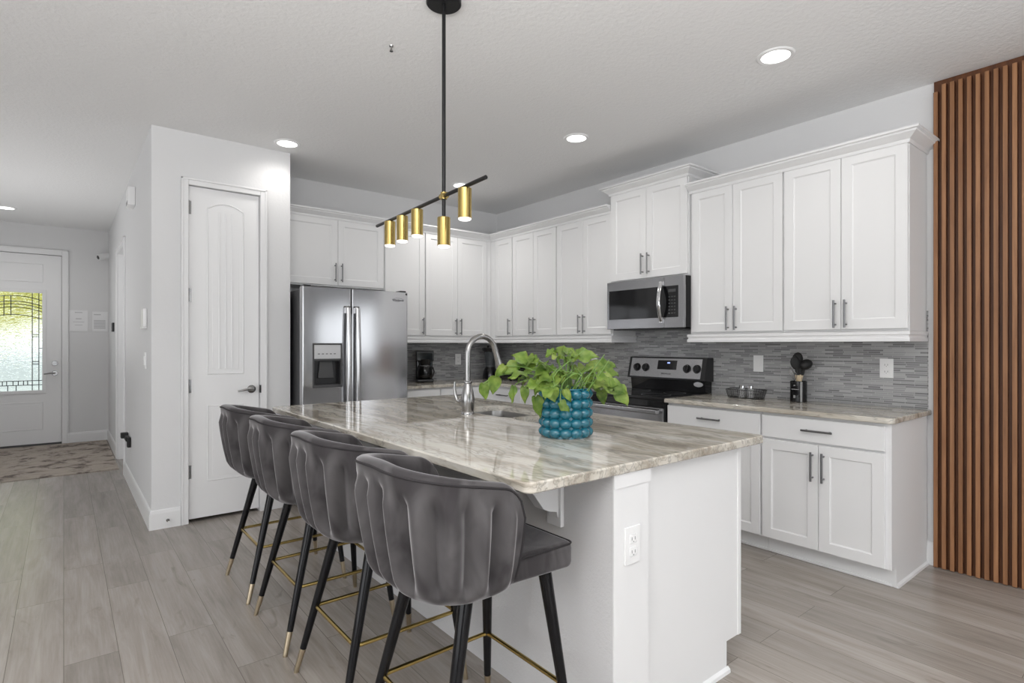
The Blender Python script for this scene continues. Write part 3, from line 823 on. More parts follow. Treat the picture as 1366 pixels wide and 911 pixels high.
# cabinet box with a well for the sink
mb = MB().box(KX1, 2.133, 1.214, 3.50, 0.108, 0.60)
mb.box(KX1, 2.133, 1.214, 1.86, 0.60, 0.8895).box(KX1, 2.133, 2.80, 3.50, 0.60, 0.8895).box(KX1, 1.745, 1.86, 2.80, 0.60, 0.8895)
obj('body', mb, 'cabinet_paint', isl, world=True)
obj('toe_kick', MB().box(KX1, 2.05, 1.214, 3.50, 0, 0.1075), 'cabinet_paint', isl, world=True)
poly = [(KX1, 0), (2.052, 0), (2.052, 0.122), (2.138, 0.122), (2.138, 0.8895), (KX1, 0.8895)]
obj('end_panel', MB().prism(poly, 1, 1.194, 1.214), 'cabinet_paint', isl, world=True)
obj('corner_stile', MB().box(2.132, 2.155, 1.190, 1.25, 0.122, 0.8895, 0.002), 'cabinet_paint', isl, world=True)
obj('shoe_molding', MB().prism([(1.194, 0), (1.182, 0), (1.184, 0.013), (1.194, 0.022)], 0, KX1, 2.062), 'trim_paint', isl, world=True)
# doors on the kitchen side
yy = 1.27
for k in range(5):
    y1 = min(yy + 0.445, 3.49)
    mb = MB(); shaker(mb, 0.002, y1 - yy - 0.002, 0.113, 0.875)
    mb.xform(Matrix.Translation((2.155, yy, 0)) @ Matrix.Rotation(PI / 2, 4, 'Z'))
    d = obj('door', mb, 'cabinet_paint', isl, 25, world=True)
    h = bar_v(0.05 if k % 2 else y1 - yy - 0.05, 0.75).xform(Matrix.Translation((2.155, yy, 0)) @ Matrix.Rotation(PI / 2, 4, 'Z'))
    obj('handle', h, 'handle_metal', d, world=True) if False else None
    hh = obj('handle', h, 'handle_metal', d)
    for v in hh.data.vertices: v.co -= isl.location
    yy = y1
# corbels
def corbel(yc):
    pr = [(KX0, 0.889), (1.06, 0.889), (1.06, 0.868), (1.075, 0.858), (1.10, 0.853), (1.14, 0.846), (1.18, 0.828), (1.215, 0.80), (1.24, 0.768), (1.258, 0.745), (1.285, 0.732), (1.318, 0.725), (1.325, 0.700), (KX0, 0.690)]
    m = MB().prism(pr, 1, yc - 0.024, yc + 0.024, 0.003)
    m.box(KX0 - 0.018, KX0, yc - 0.036, yc + 0.036, 0.672, 0.889, 0.004)
    return m
for yc in (1.42, 2.30, 3.18):
    obj('corbel', corbel(yc), 'trim_paint', isl, world=True)['label'] = 'white scrolled corbel under the overhang'

# island top with sink cut-outs (frame of four + divider), one mesh
def round_rect(x0, x1, y0, y1, r, n=5):
    return rcorner(x1 - r, y1 - r, r, 0, 90, n) + rcorner(x0 + r, y1 - r, r, 90, 180, n) + rcorner(x0 + r, y0 + r, r, 180, 270, n) + rcorner(x1 - r, y0 + r, r, 270, 360, n)
SX0, SX1 = 1.775, 2.118
BOWLS = [(1.895, 2.225), (2.255, 2.775)]
def island_top():
    t = bmesh.new()
    outer = round_rect(IX0, IX1, IY0, IY1, 0.032, 6)
    z1, z0 = IZ, IZ - 0.032
    ed = []
    def loop(pts, z):
        v = [t.verts.new((p[0], p[1], z)) for p in pts]
        e = [t.edges.new((v[i], v[(i + 1) % len(v)])) for i in range(len(v))]
        return v, e
    loops_top = []; loops_bot = []
    b = 0.0045
    pts_list = [outer] + [round_rect(SX0, SX1, a, c, 0.06, 6) for a, c in BOWLS]
    ins = [round_rect(IX0 + b, IX1 - b, IY0 + b, IY1 - b, 0.026, 6)] + pts_list[1:]
    et = []; eb = []
    for k, p in enumerate(pts_list):
        vt, e1 = loop(ins[k], z1); et += e1
        vb, e2 = loop(ins[k], z0); eb += e2
        if k == 0:
            n = len(p); vm = []
            for zz, f in ((z1 - 0.002, 0.6), (z1 - b, 1.0), (z0 + b, 1.0), (z0 + 0.002, 0.6)):
                vm.append([t.verts.new((q[0] + (o[0] - q[0]) * f, q[1] + (o[1] - q[1]) * f, zz)) for q, o in zip(ins[0], p)])
            seq = [vt] + vm + [vb]
            for A, B in zip(seq, seq[1:]):
                for i in range(n): t.faces.new((A[i], B[i], B[(i + 1) % n], A[(i + 1) % n]))
        else:
            n = len(vt)
            for i in range(n): t.faces.new((vt[i], vt[(i + 1) % n], vb[(i + 1) % n], vb[i]))
    bmesh.ops.triangle_fill(t, edges=et, use_beauty=True); bmesh.ops.triangle_fill(t, edges=eb, use_beauty=True)
    bmesh.ops.recalc_face_normals(t, faces=t.faces[:])
    m = MB(); m._add(t); return m
o = obj('granite_worktop', island_top(), 'granite', smooth=30); tag(o, 'large veined granite island worktop with the sink cut into it', 'worktop')
# sink
sk = thing('kitchen_sink', 'stainless steel double-bowl sink set into the island worktop', 'sink', (1.955, 2.26, IZ - 0.20))
for a, c in BOWLS:
    t = bmesh.new(); rings = []
    for (d, z) in ((-0.012, IZ - 0.033), (0.0, IZ - 0.033), (0.006, IZ - 0.08), (0.012, IZ - 0.17), (0.03, IZ - 0.195), (0.08, IZ - 0.20)):
        rings.append([t.verts.new((p[0], p[1], z)) for p in round_rect(SX0 + d, SX1 - d, a + d, c - d, max(0.06 - d * 0.3, 0.02), 6)])
    for A, B in zip(rings, rings[1:]):
        n = len(A)
        for i in range(n): t.faces.new((A[i], A[(i + 1) % n], B[(i + 1) % n], B[i]))
    t.faces.new(rings[-1])
    bmesh.ops.recalc_face_normals(t, faces=t.faces[:]); bmesh.ops.reverse_faces(t, faces=t.faces[:])
    m = MB(); m._add(t)
    bo = obj('bowl', m, 'sink_steel', sk, world=True)
    obj('drain', MB().lathe([(0, 0.002), (0.03, 0.002), (0.042, 0.004), (0.044, 0.0)], ((SX0 + SX1) / 2, (a + c) / 2, IZ - 0.2), 20), 'dark_grey', sk, world=True)
# faucet
fx, fy = 1.712, 2.515
fc = thing('kitchen_faucet', 'brushed nickel gooseneck pull-down faucet standing on the island beside the sink', 'faucet', (fx, fy, IZ))
obj('base', MB().lathe([(0.0, 0), (0.035, 0), (0.035, 0.008), (0.031, 0.014), (0.033, 0.03), (0.037, 0.06), (0.037, 0.085), (0.031, 0.12), (0.023, 0.15), (0.020, 0.165), (0.0235, 0.169), (0.0235, 0.177), (0.016, 0.181), (0, 0.181)]), 'nickel', fc)
pts = [(0, 0, 0.165), (0, 0, 0.25), (0, 0, 0.33)]
R = 0.093
for i in range(1, 15):
    a = PI - PI * i / 14 * 0.93
    pts.append((R + R * math.cos(a), 0, 0.33 + R * math.sin(a)))
obj('spout', MB().tube(pts, 0.0155, 16), 'nickel', fc)
ex = pts[-1]; ang = (Vector(pts[-1]) - Vector(pts[-2])).normalized()
p0 = Vector(ex); 
sh = MB().cyl(p0 - ang * 0.005, p0 + ang * 0.012, 0.0165).cyl(p0 + ang * 0.012, p0 + ang * 0.06, 0.0145, 0.017).cyl(p0 + ang * 0.06, p0 + ang * 0.115, 0.017, 0.022).cyl(p0 + ang * 0.115, p0 + ang * 0.122, 0.022, 0.019)
obj('spray_head', sh, 'nickel', fc)
hd = MB().cyl((0, 0.02, 0.075), (-0.012, 0.055, 0.062), 0.017, 0.015).tube([(-0.012, 0.052, 0.062), (-0.02, 0.072, 0.07), (-0.026, 0.083, 0.10), (-0.028, 0.088, 0.14), (-0.027, 0.086, 0.172)], [0.014, 0.012, 0.009, 0.0075, 0.006], 12)
obj('handle', hd, 'nickel', fc)

# ================================================================== FRIDGE
FX0, FX1, FY, FZ = 1.452, 2.368, 4.415, 1.757
fr = thing('refrigerator', 'stainless steel side-by-side refrigerator with dark side and ice dispenser', 'refrigerator', ((FX0 + FX1) / 2, 4.8, 0))
obj('body', MB().box(FX0 + 0.004, FX1 - 0.004, FY + 0.075, YB - 0.01, 0.03, FZ - 0.02, 0.004), 'fridge_side', fr, world=True)['label'] = 'dark grey cabinet side'
obj('base_grille', MB().box(FX0 + 0.01, FX1 - 0.01, FY + 0.06, FY + 0.10, 0.0, 0.05), 'black_plastic', fr, world=True)
FS = 1.851
def fdoor(x0, x1, hole=None):
    """gently bowed door: front bulges towards -Y"""
    t = MB(); n = 12
    if hole is None: zs = [(0.06, FZ, None)]
    else: zs = [(0.06, hole[2], None), (hole[2], hole[3], hole), (hole[3], FZ, None)]
    W_ = x1 - x0
    xs_ = [x0 + q for q in (0, 0.002, 0.005, 0.010)] + [x0 + 0.01 + (W_ - 0.02) * i / n for i in range(1, n)] + [x1 - q for q in (0.010, 0.005, 0.002, 0)]
    def yv(x):
        e = min(x - x0, x1 - x); u = (x - x0) / W_ * 2 - 1
        return FY + 0.003 * u * u + (0.006 * (1 - math.sqrt(max(0, 1 - (1 - e / 0.010) ** 2))) if e < 0.010 else 0)
    def prof(xa, xb):
        q = [xa] + [x for x in xs_ if xa + 1e-5 < x < xb - 1e-5] + [xb]
        return [(x, yv(x)) for x in q]
    for za, zb, h in zs:
        segs = [(x0, x1)] if h is None else [(x0, h[0]), (h[1], x1)]
        for xa, xb in segs:
            f = prof(xa, xb)
            t.prism(f + [(xb, FY + 0.07), (xa, FY + 0.07)], 2, za, zb)
        if h: t.box(h[0], h[1], FY + 0.062, FY + 0.07, za, zb)
    return t
HOLE = (1.535, 1.765, 0.96, 1.305)
dl = obj('freezer_door', fdoor(FX0, FS - 0.005, HOLE), 'steel_x', fr, world=True)
drr = obj('fridge_door', fdoor(FS + 0.005, FX1), 'steel_x', fr, world=True)
obj('seam_shade', MB().box(FS - 0.0045, FS + 0.0045, FY + 0.0075, FY + 0.07, 0.07, FZ - 0.002), 'black_plastic', fr, world=True)  # black strip standing in for the shade in the gap between the doors
def fhandle(x):
    pts = [(x, FY - 0.012, 1.615), (x, FY - 0.032, 1.60), (x, FY - 0.042, 1.50), (x, FY - 0.052, 1.30), (x, FY - 0.056, 1.10), (x, FY - 0.052, 0.90), (x, FY - 0.042, 0.70), (x, FY - 0.032, 0.60), (x, FY - 0.012, 0.585)]
    rows = []
    m = MB()
    # flattened bow: sweep an oval section
    t = bmesh.new(); R_ = []
    for p in pts:
        R_.append([t.verts.new((p[0] + 0.019 * math.cos(a), p[1] + 0.012 * math.sin(a), p[2])) for a in [2 * PI * k / 14 for k in range(14)]])
    for A, B in zip(R_, R_[1:]):
        for k in range(14): t.faces.new((A[k], A[(k + 1) % 14], B[(k + 1) % 14], B[k]))
    t.faces.new(R_[0]); t.faces.new(R_[-1][::-1]); bmesh.ops.recalc_face_normals(t, faces=t.faces[:])
    m._add(t)
    for z in (0.62, 1.58): m.box(x - 0.014, x + 0.014, FY - 0.035, FY + 0.012, z - 0.025, z + 0.025, 0.004)
    return m
obj('handle', fhandle(FS - 0.040), 'steel', dl).data.transform(Matrix.Translation(-fr.location))
obj('handle', fhandle(FS + 0.040), 'steel', drr).data.transform(Matrix.Translation(-fr.location))
def sub(name, m_, mt, parent, root):
    o = obj(name, m_, mt, parent); o.data.transform(Matrix.Translation(-wloc(root))); return o
sub('dispenser_panel', MB().box(HOLE[0] + 0.006, HOLE[1] - 0.006, FY - 0.002, FY + 0.01, 1.185, 1.298, 0.004), 'silver_plastic', dl, fr)
m = MB()
for (a, b, c, d) in ((HOLE[0] - 0.006, HOLE[1] + 0.006, HOLE[3] - 0.008, HOLE[3] + 0.006), (HOLE[0] - 0.006, HOLE[1] + 0.006, HOLE[2] - 0.006, HOLE[2] + 0.008), (HOLE[0] - 0.006, HOLE[0] + 0.008, HOLE[2], HOLE[3]), (HOLE[1] - 0.008, HOLE[1] + 0.006, HOLE[2], HOLE[3]), (HOLE[0], HOLE[1], 1.172, 1.186)):
    m.box(a, b, FY - 0.004, FY + 0.02, c, d, 0.003)
sub('dispenser_frame', m, 'dark_grey', dl, fr)
m = MB().box(HOLE[0], HOLE[1], FY + 0.056, FY + 0.0615, HOLE[2], 1.18).box(HOLE[0], HOLE[0] + 0.003, FY + 0.01, FY + 0.06, HOLE[2], 1.18).box(HOLE[1] - 0.003, HOLE[1], FY + 0.01, FY + 0.06, HOLE[2], 1.18).box(HOLE[0], HOLE[1], FY + 0.004, FY + 0.06, 1.165, 1.18)
sub('dispenser_recess', m, 'black_plastic', dl, fr)
m = MB().prism([(1.60, 1.165), (1.70, 1.165), (1.715, 1.03), (1.585, 1.03)], 1, FY + 0.035, FY + 0.055, 0.003)
sub('dispenser_paddle', m, 'dark_grey', dl, fr)
sub('drip_tray', MB().box(HOLE[0] + 0.004, HOLE[1] - 0.004, FY - 0.004, FY + 0.055, HOLE[2] + 0.004, HOLE[2] + 0.018, 0.003), 'dark_grey', dl, fr)
m = MB()
for k in range(5): m.box(1.57 + k * 0.032, 1.588 + k * 0.032, FY - 0.0028, FY - 0.001, 1.222, 1.228)
sub('dispenser_buttons', m, 'dark_grey', dl, fr)
m = MB().text('Whirlpool', 0.026, Vector((2.272, FY - 0.0002, 1.685)), ROT_NY, 0.0014)
m.tube([(2.272 + 0.05 * math.cos(a), FY + 0.0008, 1.688 + 0.016 * math.sin(a)) for a in [0.5 + 4.4 * k / 20 for k in range(21)]], 0.0012, 6)
sub('badge', m, 'badge', drr, fr)
obj('hinge_cap', MB().box(FX1 - 0.07, FX1 - 0.012, FY + 0.01, FY + 0.10, FZ, FZ + 0.014, 0.004).box(FX0 + 0.012, FX0 + 0.07, FY + 0.01, FY + 0.10, FZ, FZ + 0.014, 0.004), 'black_plastic', fr, world=True)
sub('corner_cap', MB().sphere((FX1 - 0.014, FY + 0.006, FZ - 0.016), 0.010, (1, 1, 1), 12, 8), 'black_plastic', drr, fr)

# ================================================================== MICROWAVE
mw = thing('microwave_oven', 'stainless over-the-range microwave with black glass door under the raised cabinet', 'microwave', (3.78, 2.82, 1.42))
MX, MY0, MY1, MZ0, MZ1 = 3.598, 2.440, 3.190, 1.42, 1.8205
obj('body', MB().box(MX + 0.028, XW - 0.009, MY0 + 0.002, MY1 - 0.002, MZ0 + 0.012, MZ1, 0.002).box(MX + 0.05, XW - 0.02, MY0 + 0.03, MY1 - 0.03, MZ0, MZ0 + 0.014), 'black_plastic', mw, world=True)
def yzbox(mb, y0, y1, z0, z1, x0, x1, bev=0.0): return mb.box(x0, x1, y0, y1, z0, z1, bev)
CP = 2.615   # boundary between door and control strip
m = MB()
yzbox(m, CP, MY1, MZ1 - 0.075, MZ1, MX, MX + 0.03, 0.003); yzbox(m, CP, MY1, MZ0 + 0.008, MZ0 + 0.088, MX, MX + 0.03, 0.003)
yzbox(m, MY1 - 0.022, MY1, MZ0 + 0.086, MZ1 - 0.073, MX + 0.0004, MX + 0.03)
md = obj('door', m, 'steel_y', mw, world=True)
sub('door_glass', MB().box(MX + 0.004, MX + 0.03, CP, MY1 - 0.02, MZ0 + 0.086, MZ1 - 0.073), 'black_gloss', md, mw)
m = MB(); pts = []
for i in range(17):
    u = i / 16; pts.append((MX - 0.012 - 0.045 * math.sin(PI * u), CP + 0.020 - 0.010 * math.sin(PI * u), MZ0 + 0.055 + (MZ1 - MZ0 - 0.10) * u))
t_ = bmesh.new(); R_ = []
for p in pts: R_.append([t_.verts.new((p[0] + 0.008 * math.cos(a), p[1] + 0.015 * math.sin(a), p[2])) for a in [2 * PI * k / 12 for k in range(12)]])
for A, B in zip(R_, R_[1:]):
    for k in range(12): t_.faces.new((A[k], A[(k + 1) % 12], B[(k + 1) % 12], B[k]))
t_.faces.new(R_[0]); t_.faces.new(R_[-1][::-1]); bmesh.ops.recalc_face_normals(t_, faces=t_.faces[:])
m._add(t_)
for z in (MZ0 + 0.06, MZ1 - 0.05): m.box(MX - 0.018, MX + 0.006, CP + 0.006, CP + 0.034, z - 0.016, z + 0.016, 0.003)
sub('handle', m, 'chrome', md, mw)
m = MB()
yzbox(m, MY0, CP - 0.002, MZ1 - 0.075, MZ1, MX, MX + 0.03, 0.003); yzbox(m, MY0, CP - 0.002, MZ0 + 0.008, MZ0 + 0.088, MX, MX + 0.03, 0.003); yzbox(m, MY0, MY0 + 0.045, MZ0 + 0.086, MZ1 - 0.073, MX + 0.0004, MX + 0.03)
obj('control_surround', m, 'steel_y', mw, world=True)
cp = obj('control_panel', MB().box(MX + 0.003, MX + 0.03, MY0 + 0.043, CP - 0.002, MZ0 + 0.086, MZ1 - 0.073), 'black_gloss', mw, world=True)
sub('display', MB().box(MX + 0.0018, MX + 0.0035, 2.51, 2.575, 1.700, 1.722), 'dark_grey', cp, mw)
m = MB()
for r in range(6):
    for c in range(3): m.box(MX + 0.0018, MX + 0.0035, 2.512 + c * 0.024, 2.526 + c * 0.024, 1.535 + r * 0.025, 1.543 + r * 0.025)
sub('keypad', m, 'dark_grey', cp, mw)

# ================================================================== RANGE
RY0, RY1 = 2.436, 3.188
rg = thing('electric_range', 'black and stainless electric stove with rear control panel under the microwave', 'stove', (3.68, 2.81, 0))
RX = 3.345
obj('body', MB().box(RX + 0.02, XW - 0.03, RY0, RY1, 0.03, 0.895, 0.003), 'black_plastic', rg, world=True)
ct = obj('cooktop', MB().box(RX, XW - 0.06, RY0, RY1, 0.895, 0.918, 0.005), 'black_gloss', rg, world=True)
m = MB()
for (x, y, r) in ((3.52, 2.63, 0.11), (3.52, 3.0, 0.085), (3.76, 2.63, 0.085), (3.76, 3.0, 0.11)):
    m.lathe([(r - 0.002, 0), (r - 0.002, 0.0006), (r, 0.0006), (r, 0)], (x, y, 0.9181), 40)
sub('burner_ring', m, 'dark_grey', ct, rg)
obj('vent_trim', MB().box(RX + 0.004, RX + 0.03, RY0 + 0.005, RY1 - 0.005, 0.845, 0.893, 0.003), 'black_gloss', rg, world=True)
od = obj('oven_door', MB().box(RX, RX + 0.035, RY0 + 0.004, RY1 - 0.004, 0.215, 0.840, 0.004), 'steel_y', rg, world=True)
sub('oven_window', MB().box(RX - 0.002, RX + 0.01, RY0 + 0.13, RY1 - 0.13, 0.36, 0.70, 0.002), 'black_gloss', od, rg)
m = MB().box(RX - 0.060, RX - 0.035, RY0 + 0.02, RY1 - 0.02, 0.800, 0.832, 0.008, 3)
for y in (RY0 + 0.035, RY1 - 0.035): m.box(RX - 0.045, RX + 0.004, y - 0.014, y + 0.014, 0.803, 0.828, 0.004)
sub('handle', m, 'steel_y', od, rg)
obj('storage_drawer', MB().box(RX + 0.002, RX + 0.035, RY0 + 0.004, RY1 - 0.004, 0.05, 0.205, 0.004), 'steel_y', rg, world=True)
# backguard: lower riser and tilted panel
m = MB().prism([(3.905, 0.918), (3.99, 0.918), (3.99, 1.035), (3.89, 1.035)], 1, RY0 + 0.012, RY1 - 0.012, 0.003)
bg = obj('riser', m, 'black_gloss', rg, world=True)
m = MB().prism([(3.862, 1.015), (3.992, 1.005), (3.992, 1.195), (3.905, 1.195)], 1, RY0 - 0.004, RY1 + 0.004, 0.006)
bgd = obj('backguard', m, 'black_plastic', rg, world=True)
def gx(z): return 3.862 + (z - 1.015) / 0.18 * 0.043   # tilted face
gn = Vector((-0.18, 0, 0.043)).normalized()
def tilt_plate(m, y0, y1, z0, z1, th):
    p = [(gx(z0) + 0.002, z0), (gx(z1) + 0.002, z1), (gx(z1) + gn.x * th, z1 + gn.z * th), (gx(z0) + gn.x * th, z0 + gn.z * th)]
    return m.prism(p, 1, y0, y1)
sub('control_panel', tilt_plate(MB(), RY0 + 0.035, RY1 - 0.025, 1.028, 1.183, 0.003), 'steel_y', bgd, rg)
sub('display', tilt_plate(MB(), 2.70, 2.885, 1.093, 1.168, 0.0045), 'black_gloss', bgd, rg)
sub('clock_glow', tilt_plate(MB(), 2.765, 2.79, 1.142, 1.153, 0.0052), 'display_glow', bgd, rg)
for yk in (3.095, 3.005, 2.60, 2.51):
    c0 = Vector((gx(1.105), yk, 1.105)) + gn * 0.002
    m = MB().cyl(c0, c0 + gn * 0.006, 0.036, 0.034, 24).cyl(c0 + gn * 0.006, c0 + gn * 0.024, 0.028, 0.024, 24)
    m.prism([(-0.005, 0), (0.005, 0), (0.005, 0.03), (-0.005, 0.03)], 2, 0, 0.001) if False else None
    c1 = c0 + gn * 0.024
    m.box(c1.x - 0.008, c1.x + 0.002, yk - 0.004, yk + 0.004, c1.z - 0.024, c1.z + 0.024, 0.002)
    sub('knob', m, 'black_plastic', bgd, rg)
q = Matrix.Rotation(-math.atan2(0.043, 0.18), 3, 'Y')
m = MB().text('Whirlpool', 0.022, Vector((gx(1.058) - 0.0035, 2.795, 1.058)), ROT_NX, 0.0008)
sub('badge', m, 'badge', bgd, rg)
m = MB().lathe([(0, 0), (0.042, 0), (0.042, 0.002), (0.036, 0.004), (0, 0.004)], n=28)
m.xform(Matrix.Translation((3.898, 2.508, 0.985)) @ Matrix.Rotation(-PI / 2, 4, 'Y') @ Matrix.Scale(0.5, 4, (1, 0, 0)))
o = sub('oval_badge', m, 'silver_plastic', bg, rg); o['label'] = 'small silver oval badge'

# ================================================================== SMALL THINGS ON WORKTOPS
WZ = 0.914
# coffee maker
cm = thing('coffee_maker', 'black drip coffee maker on the worktop right of the refrigerator', 'coffee maker', (2.905, 5.06, WZ + 0.0005), -0.45)
obj('base', MB().box(-0.085, 0.085, -0.13, 0.11, 0, 0.035, 0.012, 3), 'black_gloss', cm)
obj('column', MB().box(-0.085, 0.085, 0.02, 0.11, 0.03, 0.24, 0.012, 3), 'black_gloss', cm)
hd = obj('brew_head', MB().prism([(-0.09, -0.10), (0.09, -0.10), (0.085, 0.11), (-0.085, 0.11)], 2, 0.215, 0.315, 0.012).lathe([(0.0, 0.0), (0.05, 0.0), (0.072, 0.06), (0, 0.06)], (0, -0.045, 0.175), 24), 'black_gloss', cm)
obj('lid', MB().box(-0.088, 0.088, -0.10, 0.108, 0.312, 0.325, 0.005), 'black_plastic', cm)
cf = obj('carafe', MB().lathe([(0.0, 0), (0.062, 0), (0.075, 0.02), (0.078, 0.07), (0.068, 0.11), (0.055, 0.135), (0.053, 0.145), (0, 0.145)], (0, -0.05, 0.037), 28), 'carafe_glass', cm)
obj('carafe_band', MB().lathe([(0.060, 0.128), (0.0615, 0.128), (0.057, 0.138), (0.055, 0.138)], (0, -0.05, 0.037), 28), 'dark_grey', cf)
obj('carafe_handle', MB().tube([(0.05, -0.09, 0.15), (0.078, -0.115, 0.15), (0.088, -0.122, 0.11), (0.075, -0.112, 0.06)], 0.008, 8), 'black_plastic', cf)
# blender
bl = thing('blender', 'countertop blender with black flared lid behind the faucet spout', 'blender', (3.72, 5.02, WZ + 0.0005), 0.3)
obj('motor_base', MB().lathe([(0, 0), (0.085, 0), (0.088, 0.02), (0.075, 0.09), (0.058, 0.125), (0.05, 0.135), (0, 0.135)], n=28), 'black_gloss', bl)
obj('jar', MB().lathe([(0.05, 0.135), (0.052, 0.15), (0.072, 0.31), (0.069, 0.31), (0.048, 0.15), (0.0, 0.148)], n=28), 'smoke_jar', bl)
obj('lid', MB().lathe([(0, 0.30), (0.066, 0.30), (0.090, 0.322), (0.097, 0.345), (0.04, 0.349), (0.036, 0.375), (0.0, 0.377)], n=28), 'black_plastic', bl)
obj('jar_handle', MB().tube([(0.07, 0, 0.295), (0.115, 0, 0.29), (0.118, 0, 0.22), (0.062, 0, 0.185)], 0.010, 8), 'black_plastic', bl)
# toaster
tt = thing('toaster', 'low black toaster in the worktop corner behind the plant vine', 'toaster', (3.77, 4.68, WZ + 0.0005), RW)
obj('shell', MB().box(-0.14, 0.14, -0.085, 0.085, 0.012, 0.175, 0.03, 4), 'black_gloss', tt)
obj('slots', MB().box(-0.10, 0.10, -0.045, -0.02, 0.172, 0.1765).box(-0.10, 0.10, 0.02, 0.045, 0.172, 0.1765), 'dark_grey', tt)
obj('lever', MB().box(0.138, 0.165, -0.018, 0.018, 0.11, 0.125, 0.004), 'black_plastic', tt)
m = MB()
for sx in (-0.11, 0.11):
    for sy in (-0.06, 0.06): m.cyl((sx, sy, 0), (sx, sy, 0.014), 0.012)
obj('feet', m, 'black_plastic', tt)
# wire basket with two shakers
bk = thing('wire_basket', 'small black wire basket holding two shakers on the worktop right of the stove', 'basket', (3.825, 2.075, WZ + 0.001), RW)
m = MB()
def rr(w_, d_, z, r=0.03, n=5): return [(p[0], p[1], z) for p in round_rect(-w_, w_, -d_, d_, r, n)]
m.tube(rr(0.130, 0.068, 0.062), 0.0032, 6, True).tube(rr(0.115, 0.055, 0.003), 0.0028, 6, True)
top = rr(0.130, 0.068, 0.062, 0.03, 8); bot = rr(0.115, 0.055, 0.003, 0.03, 8)
for k in range(5): m.tube(rr(0.118 + 0.0025 * k, 0.057 + 0.0024 * k, 0.013 + 0.0098 * k), 0.0011, 5, True)
def per(w_, d_, u):   # point on a rectangle perimeter
    L_ = 4 * (w_ + d_); s_ = u * L_
    if s_ < 2 * w_: return (-w_ + s_, -d_)
    s_ -= 2 * w_
    if s_ < 2 * d_: return (w_, -d_ + s_)
    s_ -= 2 * d_
    if s_ < 2 * w_: return (w_ - s_, d_)
    s_ -= 2 * w_
    return (-w_, d_ - s_)
for k in range(44):
    u = (k + 0.5) / 44; a = per(0.126, 0.064, u); b = per(0.112, 0.052, u)
    m.cyl((b[0], b[1], 0.003), (a[0], a[1], 0.062), 0.0011, n=5)
for k in range(9): m.cyl((-0.11 + 0.0275 * k, -0.055, 0.003), (-0.11 + 0.0275 * k, 0.055, 0.003), 0.0012, n=5)
obj('wire_frame', m, 'black_metal', bk)
def shaker_jar(loc, label):
    s_ = thing('spice_shaker', label, 'shaker', loc, 0, 'shakers in the wire basket')
    obj('jar', MB().lathe([(0, 0), (0.021, 0), (0.022, 0.004), (0.022, 0.058), (0.018, 0.066), (0, 0.066)], n=20), 'clear_jar', s_)
    obj('cap', MB().lathe([(0.0, 0.064), (0.020, 0.064), (0.020, 0.084), (0.014, 0.090), (0, 0.091)], n=20), 'chrome', s_)
    return s_
s1 = shaker_jar((3.815, 2.100, WZ + 0.005), 'glass shaker with metal cap at the left in the wire basket')
dup(s1, (3.830, 2.045, WZ + 0.005), 0, 'glass shaker with metal cap at the right in the wire basket')
# utensil jar
UJ = (3.865, 1.725)
uj = thing('utensil_jar', 'black and clear utensil jar on the right-hand worktop', 'utensil holder', (*UJ, WZ + 0.0005))
obj('cup', MB().lathe([(0, 0), (0.050, 0), (0.052, 0.004), (0.052, 0.138), (0.049, 0.140), (0.047, 0.138), (0.047, 0.006), (0, 0.006)], n=36), 'black_gloss', uj)
m = MB()
ca = math.atan2(-UJ[1], -UJ[0])
def band(m, a0, a1, z0, z1, r=0.0526, n=8):
    m.grid([[(r * math.cos(a0 + (a1 - a0) * i / n), r * math.sin(a0 + (a1 - a0) * i / n), z) for i in range(n + 1)] for z in (z0, z1)])
band(m, ca + 0.18, ca + 0.42, 0.002, 0.136)
obj('clear_stripe', m, 'slot_dark', uj)['label'] = 'pale vertical stripe'
m = MB()
band(m, ca - 0.95, ca + 0.02, 0.083, 0.088); band(m, ca - 0.62, ca - 0.36, 0.028, 0.046); band(m, ca - 0.60, ca - 0.38, 0.108, 0.116)
obj('printing', m, 'slot_dark', uj)
UG2 = 'utensils standing in the black jar'
def utensil(label, ang, lean, name, head):
    t = thing(name, label, 'utensil', (UJ[0], UJ[1], WZ + 0.008), 0, UG2)
    d = Vector((math.sin(lean) * math.cos(ang), math.sin(lean) * math.sin(ang), math.cos(lean)))
    base_ = Vector((0.02 * math.cos(ang + 2.6), 0.02 * math.sin(ang + 2.6), 0.002))
    q = d.to_track_quat('Z', 'Y')
    p = base_ + d * 0.180
    side = Vector((0.78, -0.626, 0))   # broad side of the heads
    fwd = d.cross(side).normalized()
    M = Matrix.Translation(p) @ Matrix(((side.x, fwd.x, d.x), (side.y, fwd.y, d.y), (side.z, fwd.z, d.z))).to_4x4()
    if name != 'whisk':
        obj('handle', MB().cyl(base_, p, 0.0085, 0.009, 12), 'wood_light', t)
    else:
        obj('handle', MB().cyl(base_, base_ + d * 0.15, 0.006, 0.006, 12), 'nickel', t)
    h = MB(); head(h); h.xform(M)
    obj('head', h, 'rubber_black' if name != 'whisk' else 'nickel', t)
def hd_spoon(h): h.cyl((0, 0, -0.006), (0, 0, 0.045), 0.012, 0.010, 10).sphere((0, 0, 0.075), 0.046, (0.80, 0.25, 1.0))
def hd_ladle(h): h.cyl((0, 0, -0.006), (0, 0, 0.045), 0.012, 0.010, 10).sphere((0, -0.01, 0.068), 0.044, (1, 0.8, 0.85))
def hd_turner(h): h.cyl((0, 0, -0.006), (0, 0, 0.03), 0.011, 0.009, 10).prism([(-0.010, 0.02), (0.010, 0.02), (0.013, 0.05), (0.010, 0.130), (-0.018, 0.122), (-0.014, 0.05)], 1, -0.003, 0.003, 0.002)
